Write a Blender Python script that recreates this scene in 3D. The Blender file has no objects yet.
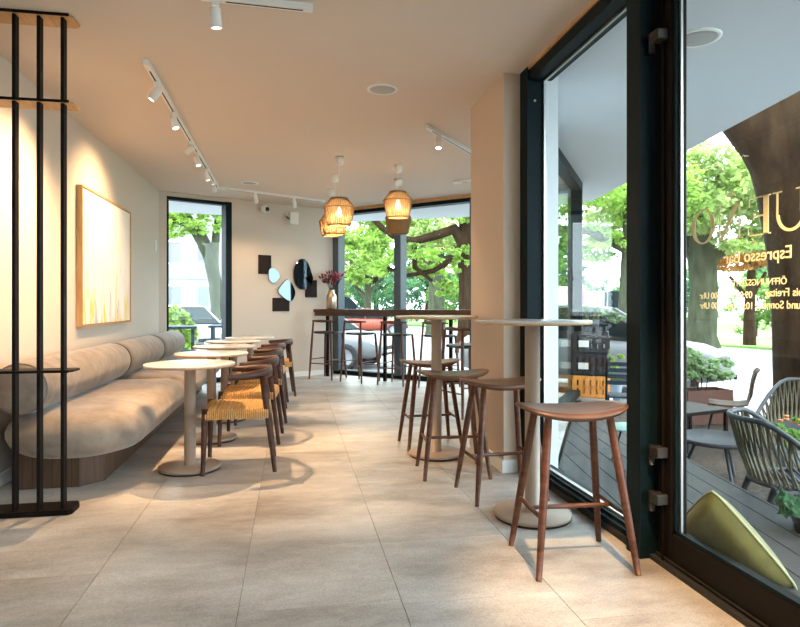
import bpy, math, random
import numpy as np
from mathutils import Vector, Matrix
R = math.radians
random.seed(7)
rng = np.random.default_rng(11)
scn = bpy.context.scene
C = scn.collection

# ------------------------------------------------------------------ camera, world, exposure
cam_d = bpy.data.cameras.new('camera'); cam = bpy.data.objects.new('camera', cam_d); C.objects.link(cam)
cam.location = (0, 0, 1.115)
cam.rotation_euler = (R(90), 0, -math.atan(107/606))
cam_d.sensor_width = 36; cam_d.lens = 606/800*36
cam_d.shift_y = -8.5/800
cam_d.clip_start = 0.02; cam_d.clip_end = 400
scn.camera = cam

SKY = 9.4
W = bpy.data.worlds.new('overcast_sky'); scn.world = W; W.use_nodes = True
bg = W.node_tree.nodes['Background']
bg.inputs[0].default_value = (0.78, 0.89, 1.0, 1); bg.inputs[1].default_value = SKY

sun_d = bpy.data.lights.new('sun', 'SUN'); sun = bpy.data.objects.new('sun', sun_d); C.objects.link(sun)
sun_d.energy = 5.0; sun_d.angle = R(25); sun_d.color = (1, .95, .86)
sun.rotation_euler = (R(38), 0, R(150))

scn.view_settings.view_transform = 'Standard'; scn.view_settings.look = 'None'
scn.view_settings.gamma = 1; scn.view_settings.use_curve_mapping = False
scn.view_settings.exposure = 0.0
cy = scn.cycles
cy.max_bounces = 10; cy.diffuse_bounces = 4; cy.glossy_bounces = 4; cy.transparent_max_bounces = 16
cy.transmission_bounces = 6; cy.caustics_reflective = False; cy.caustics_refractive = False
cy.sample_clamp_indirect = 6.0

WARM = (1.0, 0.63, 0.33)

# ------------------------------------------------------------------ materials
def mat(name, col, rough=.6, metal=0., noise=None, bump=None, spec=.5, sheen=0, coat=0, rnd=0.):
    """noise=(scale, amount, stretch xyz); bump=(scale, strength)"""
    m = bpy.data.materials.new(name); m.use_nodes = True
    nt = m.node_tree; b = nt.nodes['Principled BSDF']
    b.inputs['Base Color'].default_value = (*col, 1); b.inputs['Roughness'].default_value = rough
    b.inputs['Metallic'].default_value = metal; b.inputs['Specular IOR Level'].default_value = spec
    if sheen: b.inputs['Sheen Weight'].default_value = sheen; b.inputs['Sheen Roughness'].default_value = .4
    if coat: b.inputs['Coat Weight'].default_value = coat; b.inputs['Coat Roughness'].default_value = .15
    tc = nt.nodes.new('ShaderNodeTexCoord')
    src = None
    if noise:
        sc, am, st = noise
        mp = nt.nodes.new('ShaderNodeMapping'); mp.inputs['Scale'].default_value = st
        nt.links.new(tc.outputs['Object'], mp.inputs[0])
        n = nt.nodes.new('ShaderNodeTexNoise'); n.inputs['Scale'].default_value = sc; n.inputs['Detail'].default_value = 6
        n.inputs['Roughness'].default_value = .6
        nt.links.new(mp.outputs[0], n.inputs['Vector'])
        cr = nt.nodes.new('ShaderNodeValToRGB')
        cr.color_ramp.elements[0].position = .28; cr.color_ramp.elements[1].position = .72
        cr.color_ramp.elements[0].color = (*[max(0, c*(1-am)) for c in col], 1)
        cr.color_ramp.elements[1].color = (*[min(1, c*(1+am)) for c in col], 1)
        nt.links.new(n.outputs[0], cr.inputs[0]); src = cr.outputs[0]
    if rnd:
        oi = nt.nodes.new('ShaderNodeObjectInfo'); hs = nt.nodes.new('ShaderNodeHueSaturation')
        mr = nt.nodes.new('ShaderNodeMapRange'); mr.inputs[3].default_value = 1-rnd; mr.inputs[4].default_value = 1+rnd
        nt.links.new(oi.outputs['Random'], mr.inputs[0]); nt.links.new(mr.outputs[0], hs.inputs['Value'])
        if src: nt.links.new(src, hs.inputs['Color'])
        else: hs.inputs['Color'].default_value = (*col, 1)
        src = hs.outputs[0]
    if src: nt.links.new(src, b.inputs['Base Color'])
    if bump:
        n2 = nt.nodes.new('ShaderNodeTexNoise'); n2.inputs['Scale'].default_value = bump[0]; n2.inputs['Detail'].default_value = 4
        nt.links.new(tc.outputs['Object'], n2.inputs['Vector'])
        bp = nt.nodes.new('ShaderNodeBump'); bp.inputs['Strength'].default_value = bump[1]; bp.inputs['Distance'].default_value = .01
        nt.links.new(n2.outputs[0], bp.inputs['Height']); nt.links.new(bp.outputs[0], b.inputs['Normal'])
    return m

def emit(name, col, s):
    m = bpy.data.materials.new(name); m.use_nodes = True; nt = m.node_tree
    nt.nodes.remove(nt.nodes['Principled BSDF']); e = nt.nodes.new('ShaderNodeEmission')
    e.inputs[0].default_value = (*col, 1); e.inputs[1].default_value = s
    nt.links.new(e.outputs[0], nt.nodes['Material Output'].inputs[0]); return m

def glass_mat(name, tint, f=.8, gcol=(1, 1, 1)):
    m = bpy.data.materials.new(name); m.use_nodes = True; nt = m.node_tree
    nt.nodes.remove(nt.nodes['Principled BSDF'])
    t = nt.nodes.new('ShaderNodeBsdfTransparent'); t.inputs[0].default_value = (*tint, 1)
    g = nt.nodes.new('ShaderNodeBsdfGlossy'); g.inputs['Roughness'].default_value = 0.0; g.inputs[0].default_value = (*gcol, 1)
    ge = nt.nodes.new('ShaderNodeNewGeometry'); dt = nt.nodes.new('ShaderNodeVectorMath'); dt.operation = 'DOT_PRODUCT'
    nt.links.new(ge.outputs['Normal'], dt.inputs[0]); nt.links.new(ge.outputs['Incoming'], dt.inputs[1])
    def mth(op, a, b=None, c=None):
        n = nt.nodes.new('ShaderNodeMath'); n.operation = op
        for i, v in enumerate((a, b, c)):
            if v is None: continue
            if isinstance(v, (int, float)): n.inputs[i].default_value = v
            else: nt.links.new(v, n.inputs[i])
        return n.outputs[0]
    fz = mth('MULTIPLY_ADD', mth('POWER', mth('SUBTRACT', 1.0, mth('ABSOLUTE', dt.outputs['Value'])), 5.0), .9*f, .03*f)
    mx = nt.nodes.new('ShaderNodeMixShader')
    nt.links.new(fz, mx.inputs[0]); nt.links.new(t.outputs[0], mx.inputs[1]); nt.links.new(g.outputs[0], mx.inputs[2])
    nt.links.new(mx.outputs[0], nt.nodes['Material Output'].inputs[0]); return m

def leaf_mat(name, col, var=.35, trans=.45):
    m = bpy.data.materials.new(name); m.use_nodes = True; nt = m.node_tree
    nt.nodes.remove(nt.nodes['Principled BSDF'])
    tc = nt.nodes.new('ShaderNodeTexCoord'); n = nt.nodes.new('ShaderNodeTexNoise'); n.inputs['Scale'].default_value = 1.3
    n.inputs['Detail'].default_value = 5
    nt.links.new(tc.outputs['Object'], n.inputs['Vector'])
    cr = nt.nodes.new('ShaderNodeValToRGB'); cr.color_ramp.elements[0].position = .35; cr.color_ramp.elements[1].position = .65
    cr.color_ramp.elements[0].color = (col[0]*(1-var), col[1]*(1-var), col[2]*(1-var*.5), 1)
    cr.color_ramp.elements[1].color = (min(1, col[0]*(1+var)), min(1, col[1]*(1+var)), col[2]*(1+var), 1)
    nt.links.new(n.outputs[0], cr.inputs[0])
    d = nt.nodes.new('ShaderNodeBsdfDiffuse'); t = nt.nodes.new('ShaderNodeBsdfTranslucent'); mx = nt.nodes.new('ShaderNodeMixShader')
    mx.inputs[0].default_value = trans
    nt.links.new(cr.outputs[0], d.inputs[0]); nt.links.new(cr.outputs[0], t.inputs[0])
    nt.links.new(d.outputs[0], mx.inputs[1]); nt.links.new(t.outputs[0], mx.inputs[2])
    nt.links.new(mx.outputs[0], nt.nodes['Material Output'].inputs[0]); return m

def trans_mat(name, col, trans, hole=0.):
    """woven stuff: diffuse and translucent, with see-through gaps"""
    m = bpy.data.materials.new(name); m.use_nodes = True; nt = m.node_tree
    nt.nodes.remove(nt.nodes['Principled BSDF'])
    d = nt.nodes.new('ShaderNodeBsdfDiffuse'); t = nt.nodes.new('ShaderNodeBsdfTranslucent'); mx = nt.nodes.new('ShaderNodeMixShader')
    d.inputs[0].default_value = (*col, 1); t.inputs[0].default_value = (*col, 1); mx.inputs[0].default_value = trans
    nt.links.new(d.outputs[0], mx.inputs[1]); nt.links.new(t.outputs[0], mx.inputs[2]); out = mx
    if hole:
        tr = nt.nodes.new('ShaderNodeBsdfTransparent'); m2 = nt.nodes.new('ShaderNodeMixShader'); m2.inputs[0].default_value = hole
        nt.links.new(mx.outputs[0], m2.inputs[1]); nt.links.new(tr.outputs[0], m2.inputs[2]); out = m2
    nt.links.new(out.outputs[0], nt.nodes['Material Output'].inputs[0]); return m

def wood(name, c0, c1, scale, stretch, rough=.4, coat=0):
    m = mat(name, c0, rough, coat=coat); nt = m.node_tree; b = nt.nodes['Principled BSDF']
    tc = nt.nodes.new('ShaderNodeTexCoord'); mp = nt.nodes.new('ShaderNodeMapping'); mp.inputs['Scale'].default_value = stretch
    n = nt.nodes.new('ShaderNodeTexNoise'); n.inputs['Scale'].default_value = scale; n.inputs['Detail'].default_value = 8
    n.inputs['Distortion'].default_value = .6
    cr = nt.nodes.new('ShaderNodeValToRGB'); cr.color_ramp.elements[0].position = .3; cr.color_ramp.elements[1].position = .7
    cr.color_ramp.elements[0].color = (*c0, 1); cr.color_ramp.elements[1].color = (*c1, 1)
    nt.links.new(tc.outputs['Object'], mp.inputs[0]); nt.links.new(mp.outputs[0], n.inputs['Vector'])
    nt.links.new(n.outputs[0], cr.inputs[0]); nt.links.new(cr.outputs[0], b.inputs['Base Color'])
    return m

def tile_mat():
    m = mat('concrete_tile', (.4, .35, .3), .42); nt = m.node_tree; b = nt.nodes['Principled BSDF']
    geo = nt.nodes.new('ShaderNodeNewGeometry'); oi = nt.nodes.new('ShaderNodeObjectInfo')
    ad = nt.nodes.new('ShaderNodeVectorMath'); ad.operation = 'ADD'
    ml = nt.nodes.new('ShaderNodeMath'); ml.operation = 'MULTIPLY'; ml.inputs[1].default_value = .25
    cb = nt.nodes.new('ShaderNodeCombineXYZ')
    nt.links.new(oi.outputs['Random'], ml.inputs[0]); nt.links.new(ml.outputs[0], cb.inputs[2])
    nt.links.new(geo.outputs['Position'], ad.inputs[0]); nt.links.new(cb.outputs[0], ad.inputs[1])
    mp = nt.nodes.new('ShaderNodeMapping'); mp.inputs['Scale'].default_value = (1, 2.2, 1)
    nt.links.new(ad.outputs[0], mp.inputs[0])
    n1 = nt.nodes.new('ShaderNodeTexNoise'); n1.inputs['Scale'].default_value = 1.15; n1.inputs['Detail'].default_value = 9; n1.inputs['Roughness'].default_value = .68
    n2 = nt.nodes.new('ShaderNodeTexNoise'); n2.inputs['Scale'].default_value = 120; n2.inputs['Detail'].default_value = 6; n2.inputs['Roughness'].default_value = .75
    nt.links.new(mp.outputs[0], n1.inputs['Vector']); nt.links.new(ad.outputs[0], n2.inputs['Vector'])
    cr = nt.nodes.new('ShaderNodeValToRGB')
    cr.color_ramp.elements[0].position = .3; cr.color_ramp.elements[1].position = .68
    cr.color_ramp.elements[0].color = (.235, .205, .178, 1); cr.color_ramp.elements[1].color = (.67, .65, .62, 1)
    nt.links.new(n1.outputs[0], cr.inputs[0])
    mx = nt.nodes.new('ShaderNodeMix'); mx.data_type = 'RGBA'; mx.blend_type = 'MULTIPLY'; mx.inputs[0].default_value = .6
    cr2 = nt.nodes.new('ShaderNodeValToRGB'); cr2.color_ramp.elements[0].position = .35; cr2.color_ramp.elements[1].position = .6
    cr2.color_ramp.elements[0].color = (.48, .45, .42, 1)
    nt.links.new(n2.outputs[0], cr2.inputs[0])
    nt.links.new(cr.outputs[0], mx.inputs[6]); nt.links.new(cr2.outputs[0], mx.inputs[7])
    hs = nt.nodes.new('ShaderNodeHueSaturation'); mr = nt.nodes.new('ShaderNodeMapRange'); mr.inputs[3].default_value = .97; mr.inputs[4].default_value = 1.03
    nt.links.new(oi.outputs['Random'], mr.inputs[0]); nt.links.new(mr.outputs[0], hs.inputs['Value']); nt.links.new(mx.outputs[2], hs.inputs['Color'])
    nt.links.new(hs.outputs[0], b.inputs['Base Color'])
    bp = nt.nodes.new('ShaderNodeBump'); bp.inputs['Strength'].default_value = .12; bp.inputs['Distance'].default_value = .004
    nt.links.new(n2.outputs[0], bp.inputs['Height']); nt.links.new(bp.outputs[0], b.inputs['Normal'])
    return m

M = dict(
    wall=mat('plaster_wall', (.61, .545, .465), .8, bump=(60, .08)),
    ceil=mat('plaster_ceiling', (.66, .56, .47), .85, bump=(70, .15)),
    column=mat('tan_column_plaster', (.60, .475, .365), .8, bump=(60, .08)), tile=tile_mat(), grout=mat('grout', (.24, .20, .17), .9),
    white=mat('white_paint', (.82, .82, .80), .45), whiteplastic=mat('white_plastic', (.8, .8, .78), .35),
    barframe=mat('sky_tinted_aluminium', (.07, .095, .12), .35), frame=mat('dark_window_frame', (.003, .011, .014), .5, spec=.12, noise=(30, .3, (1, 1, 1))),  # blue and teal tints paint the sky's reflection into both frame colours
    doorframe=mat('dark_bronze_door_frame', (.007, .005, .0035), .5, spec=.12, noise=(60, .3, (1, 1, 1))),
    blacksteel=mat('blackened_steel', (.006, .004, .0035), .55, spec=.12),
    silver=mat('brushed_aluminium', (.6, .6, .58), .35, 1.0), steel=mat('steel_hardware', (.045, .040, .036), .5, .6),
    glass=glass_mat('window_glass', (.95, .985, .97), .42), carglass=mat('car_glass', (.015, .022, .026), .6, spec=.05),
    walnut=wood('walnut', (.046, .014, .006), (.125, .040, .015), 6, (1, 1, 6), .48, .0),
    darkwalnut=wood('dark_walnut', (.028, .009, .005), (.080, .025, .011), 6, (1, 1, 6), .48, .0),
    walnuts=wood('walnut_seat', (.07, .028, .014), (.15, .065, .032), 5, (1, 8, 1), .42, .04),
    oak=wood('oak', (.42, .22, .08), (.60, .35, .14), 6, (6, 1, 1), .5),
    plinth=wood('dark_oak_plinth', (.05, .024, .012), (.12, .06, .03), 7, (3, 3, .3), .5),
    counter=wood('dark_walnut_counter', (.04, .014, .007), (.11, .04, .017), 5, (1, 1, 8), .4, .1),
    velvet=mat('taupe_velvet', (.24, .192, .15), .75, noise=(7, .38, (1, 1, 1)), bump=(12, .5), sheen=.35),
    piping=mat('velvet_seam', (.20, .16, .13), .8),
    cord=mat('paper_cord', (.60, .33, .11), .75, noise=(60, .25, (1, 1, 1))),
    stone=mat('pale_terrazzo', (.64, .645, .65), .22, noise=(70, .12, (1, 1, 1)), coat=.3),
    taupe=mat('taupe_powder_coat', (.34, .265, .205), .45), tabledge=wood('ash_edge', (.50, .32, .16), (.66, .46, .26), 6, (1, 1, 4), .45),
    rubber=mat('black_rubber', (.015, .015, .015), .7),
    blackseat=mat('black_leather_seat', (.02, .018, .017), .4),
    mirror=mat('blue_mirror', (.10, .125, .14), .02, 1.0), darkpanel=mat('dark_brown_slate', (.022, .015, .012), .7, spec=.2, noise=(30, .3, (1, 6, 1))),
    rattan=trans_mat('rattan_strand', (.36, .225, .11), .2), liner=trans_mat('rattan_liner', (.60, .41, .22), .5, .30),
    bulb=emit('lit_bulb', (1, .80, .50), 10), spotface=emit('lit_spot_lens', (1, .86, .66), 14), offbulb=mat('unlit_bulb', (.7, .7, .68), .2),
    brass=mat('brass_vase', (.62, .50, .36), .3, 1.0), redleaf=mat('dark_red_foliage', (.16, .012, .02), .5), redpet=mat('magenta_petals', (.45, .03, .07), .5),
    greystem=mat('dried_purple_leaf', (.06, .035, .045), .6),
    camblack=mat('black_lens', (.01, .01, .01), .1), grille=mat('speaker_grille', (.42, .41, .40), .6),
    canvas=None, gold=mat('gold_lettering', (1.0, .80, .46), .5, 0.0),
    green_velvet=mat('olive_green_velvet', (.115, .12, .035), .8, noise=(12, .25, (1, 1, 1)), sheen=.4), welt=mat('pale_green_piping', (.28, .32, .18), .7),
    soffit=mat('white_soffit', (.62, .66, .71), .8), clad=mat('pale_cladding', (.70, .74, .76), .5),
    deck=mat('grey_deck_board', (.040, .041, .043), .6, spec=.25, noise=(10, .3, (1, 14, 1)), rnd=.12), joist=mat('dark_deck_gap', (.02, .02, .02), .9),
    gravel=mat('gravel_bed', (.065, .053, .045), .95, spec=.1, noise=(25, .6, (1, 1, 1)), bump=(30, 1.0)),
    road=mat('pale_asphalt', (.30, .30, .31), .85, noise=(3, .08, (1, 1, 1))), walk=mat('pavement_slab', (.25, .245, .24), .9, noise=(4, .1, (1, 1, 1))),
    kerb=mat('kerb_stone', (.40, .39, .38), .9),
    grass=mat('lawn', (.16, .30, .06), .9, noise=(2, .35, (1, 1, 1)), bump=(30, .6)),
    bark=mat('brown_bark', (.034, .019, .010), .95, spec=.1, noise=(7, .55, (1, 1, .25)), bump=(9, 1.0)),
    barkgrey=mat('grey_green_bark', (.055, .060, .036), .95, spec=.1, noise=(6, .5, (1, 1, .3)), bump=(9, .9)),
    leafA=leaf_mat('bright_leaves', (.28, .42, .085)), leafB=leaf_mat('green_leaves', (.19, .33, .08)), leafC=leaf_mat('pale_leaves', (.36, .46, .15)),
    leafD=leaf_mat('blue_green_leaves', (.12, .25, .115)), leafO=leaf_mat('copper_leaves', (.46, .22, .07)), shrub=leaf_mat('variegated_leaves', (.30, .42, .20)),
    rope=mat('olive_rope', (.115, .105, .07), .85, spec=.2, noise=(40, .3, (1, 1, 1))), aluminium=mat('slate_tube', (.045, .05, .055), .45, spec=.3),
    zinc=mat('zinc_top', (.06, .064, .07), .8, spec=.15), plywood=mat('bent_ply', (.05, .028, .018), .7, spec=.2),
    crateblack=mat('black_crate', (.02, .02, .022), .5), crateorange=mat('orange_crate', (.75, .30, .06), .5), paper=mat('paper_label', (.75, .74, .70), .7),
    pot=mat('blue_grey_pot', (.12, .17, .22), .5), corten=mat('rust_planter', (.10, .04, .025), .7), planter=mat('black_planter', (.03, .03, .032), .6), soil=mat('soil', (.04, .03, .02), .95),
    tyre=mat('tyre', (.015, .015, .016), .7), rim=mat('wheel_rim', (.22, .22, .23), .5), lampglass=mat('headlamp', (.55, .58, .6), .1, .3),
    facade=mat('white_facade', (.24, .245, .25), .85), pane=mat('facade_pane', (.14, .15, .16), .5), roofm=mat('slate_roof', (.25, .26, .28), .7),
    bluemetal=mat('blue_black_metal', (.018, .032, .055), .5, spec=.2), flower=mat('orange_flower', (.8, .2, .05), .6),
    pinkp=mat('pink_print', (.85, .12, .42), .5), bluep=mat('blue_print', (.25, .40, .78), .5),
)

def canvas_mat():
    m = mat('abstract_canvas', (.85, .8, .72), .7); nt = m.node_tree; b = nt.nodes['Principled BSDF']
    tc = nt.nodes.new('ShaderNodeTexCoord')
    def nz(sc, loc, st, rot=0):
        mp = nt.nodes.new('ShaderNodeMapping'); mp.inputs['Scale'].default_value = st; mp.inputs['Location'].default_value = loc
        mp.inputs['Rotation'].default_value = (R(rot), 0, 0)
        n = nt.nodes.new('ShaderNodeTexNoise'); n.inputs['Scale'].default_value = sc; n.inputs['Detail'].default_value = 7; n.inputs['Distortion'].default_value = 1.2
        nt.links.new(tc.outputs['Object'], mp.inputs[0]); nt.links.new(mp.outputs[0], n.inputs['Vector']); return n
    sep = nt.nodes.new('ShaderNodeSeparateXYZ'); nt.links.new(tc.outputs['Object'], sep.inputs[0])
    base = (.90, .86, .78, 1); prev = None
    for sc, loc, st, rot, lo, hi, col in [(2.2, (0, 0, 0), (1, 1.6, .7), 25, .56, .80, (.84, .72, .70, 1)), (3.0, (3, 5, 1), (1, 2.2, .6), 30, .60, .72, (.90, .66, .15, 1)), (4.0, (7, 2, 4), (1, 2.5, .6), 20, .66, .74, (.50, .49, .55, 1))]:
        n = nz(sc, loc, st, rot)
        # more pigment in the lower half of the canvas
        ad = nt.nodes.new('ShaderNodeMath'); ad.operation = 'MULTIPLY_ADD'; ad.inputs[1].default_value = -.16; ad.inputs[2].default_value = .0
        nt.links.new(sep.outputs[2], ad.inputs[0])
        sm = nt.nodes.new('ShaderNodeMath'); sm.operation = 'ADD'; nt.links.new(n.outputs[0], sm.inputs[0]); nt.links.new(ad.outputs[0], sm.inputs[1])
        mr = nt.nodes.new('ShaderNodeMapRange'); mr.inputs[1].default_value = lo; mr.inputs[2].default_value = hi
        nt.links.new(sm.outputs[0], mr.inputs[0])
        mx = nt.nodes.new('ShaderNodeMix'); mx.data_type = 'RGBA'
        nt.links.new(mr.outputs[0], mx.inputs[0])
        if prev is None: mx.inputs[6].default_value = base
        else: nt.links.new(prev, mx.inputs[6])
        mx.inputs[7].default_value = col; prev = mx.outputs[2]
    nt.links.new(prev, b.inputs['Base Color']); return m
M['canvas'] = canvas_mat()

# ------------------------------------------------------------------ mesh helpers
class MB:
    def __init__(s): s.v = []; s.f = []; s.sm = []
    def add(s, vs, fs, smooth=False):
        o = len(s.v); s.v += [tuple(p) for p in vs]; s.f += [tuple(i+o for i in q) for q in fs]; s.sm += [smooth]*len(fs); return s
    def box(s, x0, x1, y0, y1, z0, z1, ch=0):
        if ch <= 0:
            vs = [(x, y, z) for x in (x0, x1) for y in (y0, y1) for z in (z0, z1)]
            return s.add(vs, [(0, 1, 3, 2), (4, 6, 7, 5), (0, 4, 5, 1), (2, 3, 7, 6), (0, 2, 6, 4), (1, 5, 7, 3)])
        pts = lambda a, z: [(x0+a+ch, y0+a), (x1-a-ch, y0+a), (x1-a, y0+a+ch), (x1-a, y1-a-ch), (x1-a-ch, y1-a), (x0+a+ch, y1-a), (x0+a, y1-a-ch), (x0+a, y0+a+ch)]
        rings = [(ch, z0), (0, z0+ch), (0, z1-ch), (ch, z1)]
        vs = []
        for a, z in rings: vs += [(p[0], p[1], z) for p in pts(a*.8, z)]
        fs = [tuple(range(7, -1, -1)), tuple(range(24, 32))]
        for r in range(3):
            for i in range(8):
                j = (i+1) % 8; fs.append((r*8+i, r*8+j, r*8+8+j, r*8+8+i))
        return s.add(vs, fs)
    def prism(s, poly, z0, z1):
        a = sum(poly[i][0]*poly[(i+1) % len(poly)][1]-poly[(i+1) % len(poly)][0]*poly[i][1] for i in range(len(poly)))
        if a < 0: poly = poly[::-1]
        n = len(poly); vs = [(p[0], p[1], z0) for p in poly]+[(p[0], p[1], z1) for p in poly]
        return s.add(vs, [tuple(range(n-1, -1, -1)), tuple(range(n, 2*n))]+[(i, (i+1) % n, n+(i+1) % n, n+i) for i in range(n)])
    def obox(s, p0, p1, z0, z1, t0, t1):
        """box along the segment p0-p1, from offset t0 to t1 to its left"""
        d = Vector((p1[0]-p0[0], p1[1]-p0[1])).normalized(); n = Vector((-d.y, d.x))
        return s.prism([(p0[0]+n.x*t0, p0[1]+n.y*t0), (p1[0]+n.x*t0, p1[1]+n.y*t0), (p1[0]+n.x*t1, p1[1]+n.y*t1), (p0[0]+n.x*t1, p0[1]+n.y*t1)], z0, z1)
    def sweep(s, pts, ra, rb=None, n=10, up=(0, 0, 1), cap=True, closed=False, sq=False, smooth=True):
        pts = [Vector(p) for p in pts]; m = len(pts)
        ra = ra if hasattr(ra, '__len__') else [ra]*m
        rb = ra if rb is None else (rb if hasattr(rb, '__len__') else [rb]*m)
        vs = []; up = Vector(up); last = None
        for i, p in enumerate(pts):
            if closed: t = pts[(i+1) % m]-pts[i-1]
            else: t = pts[min(i+1, m-1)]-pts[max(i-1, 0)]
            t.normalize()
            a = t.cross(up)
            if a.length < .05: a = t.cross(Vector((0, 1, 0)))
            a.normalize(); b = a.cross(t)
            for k in range(n):
                w = 2*math.pi*k/n
                cx, cz = math.cos(w), math.sin(w)
                if sq:
                    e = .35; cx = math.copysign(abs(cx)**e, cx); cz = math.copysign(abs(cz)**e, cz)
                vs.append(p+a*(cx*ra[i])+b*(cz*rb[i]))
        fs = []
        for i in range(m if closed else m-1):
            j = (i+1) % m
            for k in range(n):
                l = (k+1) % n; fs.append((i*n+k, j*n+k, j*n+l, i*n+l)[::-1])
        s.add(vs, fs, smooth)
        if cap and not closed:
            o = len(s.v)-len(vs)
            s.f += [tuple(o+k for k in range(n)), tuple(o+(m-1)*n+k for k in range(n-1, -1, -1))]; s.sm += [False, False]
        return s
    def lathe(s, prof, n=28, c=(0, 0, 0), smooth=True, cap=True):
        vs = []; fs = []
        for r, z in prof:
            for k in range(n):
                w = 2*math.pi*k/n; vs.append((c[0]+r*math.cos(w), c[1]+r*math.sin(w), c[2]+z))
        m = len(prof)
        for i in range(m-1):
            for k in range(n):
                l = (k+1) % n; fs.append((i*n+k, i*n+l, i*n+n+l, i*n+n+k))
        s.add(vs, fs, smooth); o = len(s.v)-len(vs)
        if cap and prof[0][0] > 1e-5: s.f.append(tuple(o+k for k in range(n-1, -1, -1))); s.sm.append(False)
        if cap and prof[-1][0] > 1e-5: s.f.append(tuple(o+(m-1)*n+k for k in range(n))); s.sm.append(False)
        return s
    def slab(s, outline, top, bot, rings=6, n=48, edge=.12):
        """rounded slab over a star-shaped outline(theta)->(x,y); top(x,y), bot(x,y)"""
        vs = []; fs = []; sc = [0.001]+[(i/rings) for i in range(1, rings)]+[1-edge*.25, 1]
        for side in (0, 1):
            for r in sc:
                for k in range(n):
                    w = 2*math.pi*k/n; x, y = outline(w); x *= r; y *= r
                    a, b = top(x, y), bot(x, y)
                    if r >= .999: z = (a+b)/2
                    elif r > 1-edge: z = a-(a-b)*.13 if side == 0 else b+(a-b)*.13
                    else: z = a if side == 0 else b
                    vs.append((x, y, z))
        m = len(sc)
        for side in (0, 1):
            o = side*m*n
            for i in range(m-1):
                for k in range(n):
                    l = (k+1) % n; q = (o+i*n+k, o+i*n+n+k, o+i*n+n+l, o+i*n+l)
                    fs.append(q if side == 0 else q[::-1])
        return s.add(vs, fs, True)
    def xf(s, mtx):
        s.v = [tuple(mtx @ Vector(p)) for p in s.v]; return s
    def mesh(s, name, m):
        me = bpy.data.meshes.new(name); me.from_pydata(s.v, [], s.f)
        me.polygons.foreach_set('use_smooth', s.sm); me.materials.append(m); me.update(); return me
    def build(s, name, m, parent=None, loc=None, rot=None):
        o = bpy.data.objects.new(name, s.mesh(name, m)); C.objects.link(o)
        if parent: o.parent = parent
        if loc: o.location = loc
        if rot: o.rotation_euler = rot
        return o

def tag(o, label=None, cat=None, group=None, kind=None):
    if label: o['label'] = label
    if cat: o['category'] = cat
    if group: o['group'] = group
    if kind: o['kind'] = kind
    return o
def thing(name, label, cat, loc=(0, 0, 0), rz=0., group=None, kind=None):
    o = bpy.data.objects.new(name, None); C.objects.link(o); o.empty_display_size = .1
    o.location = loc; o.rotation_euler = (0, 0, rz)
    return tag(o, label, cat, group, kind)
def copy_tree(o, parent=None):
    c = o.copy(); C.objects.link(c); c.parent = parent
    for ch in list(o.children): copy_tree(ch, c)
    return c
def dup(o, loc, rz, label, group=None, scale=None):
    c = copy_tree(o); c.location = loc; c.rotation_euler = (0, 0, rz); c['label'] = label
    if group: c['group'] = group
    if scale: c.scale = (scale,)*3
    return c
def inst(name, me, parent, loc, rot=(0, 0, 0)):
    o = bpy.data.objects.new(name, me); C.objects.link(o); o.parent = parent; o.location = loc; o.rotation_euler = rot; return o
def quadmesh(name, verts, m):
    """verts: (n,4,3) numpy quads"""
    n = len(verts); me = bpy.data.meshes.new(name)
    me.vertices.add(n*4); me.vertices.foreach_set('co', verts.reshape(-1))
    me.loops.add(n*4); me.loops.foreach_set('vertex_index', np.arange(n*4, dtype=np.int32))
    me.polygons.add(n); me.polygons.foreach_set('loop_start', np.arange(0, n*4, 4, dtype=np.int32))
    me.update(calc_edges=True); me.materials.append(m); return me
def clip(poly, a, b, c):
    """keep a*x+b*y<=c"""
    out = []
    for i in range(len(poly)):
        p, q = poly[i], poly[(i+1) % len(poly)]; dp, dq = a*p[0]+b*p[1]-c, a*q[0]+b*q[1]-c
        if dp <= 0: out.append(p)
        if dp*dq < 0:
            t = dp/(dp-dq); out.append((p[0]+(q[0]-p[0])*t, p[1]+(q[1]-p[1])*t))
    return out
def cutby(poly, p0, p1):
    """keep the part to the left of p0->p1"""
    dx, dy = p1[0]-p0[0], p1[1]-p0[1]
    return clip(poly, dy, -dx, dy*p0[0]-dx*p0[1])
def along(p0, p1, s):
    d = (Vector(p1)-Vector(p0)).normalized(); return (p0[0]+d.x*s, p0[1]+d.y*s)

# ------------------------------------------------------------------ the plan of the room
H = 2.66
XL = -1.78; XR = 1.52; YB = -3.0
C0 = (XL, 8.62); C1 = (0.69, 9.912); C2 = (3.53, 7.17); C3 = (2.05, 4.95); C4 = (1.74, 3.86)
nF = Vector((C2[1]-C1[1], -(C2[0]-C1[0]))).normalized()      # into the room from the bar window
GRD = -.33

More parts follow.
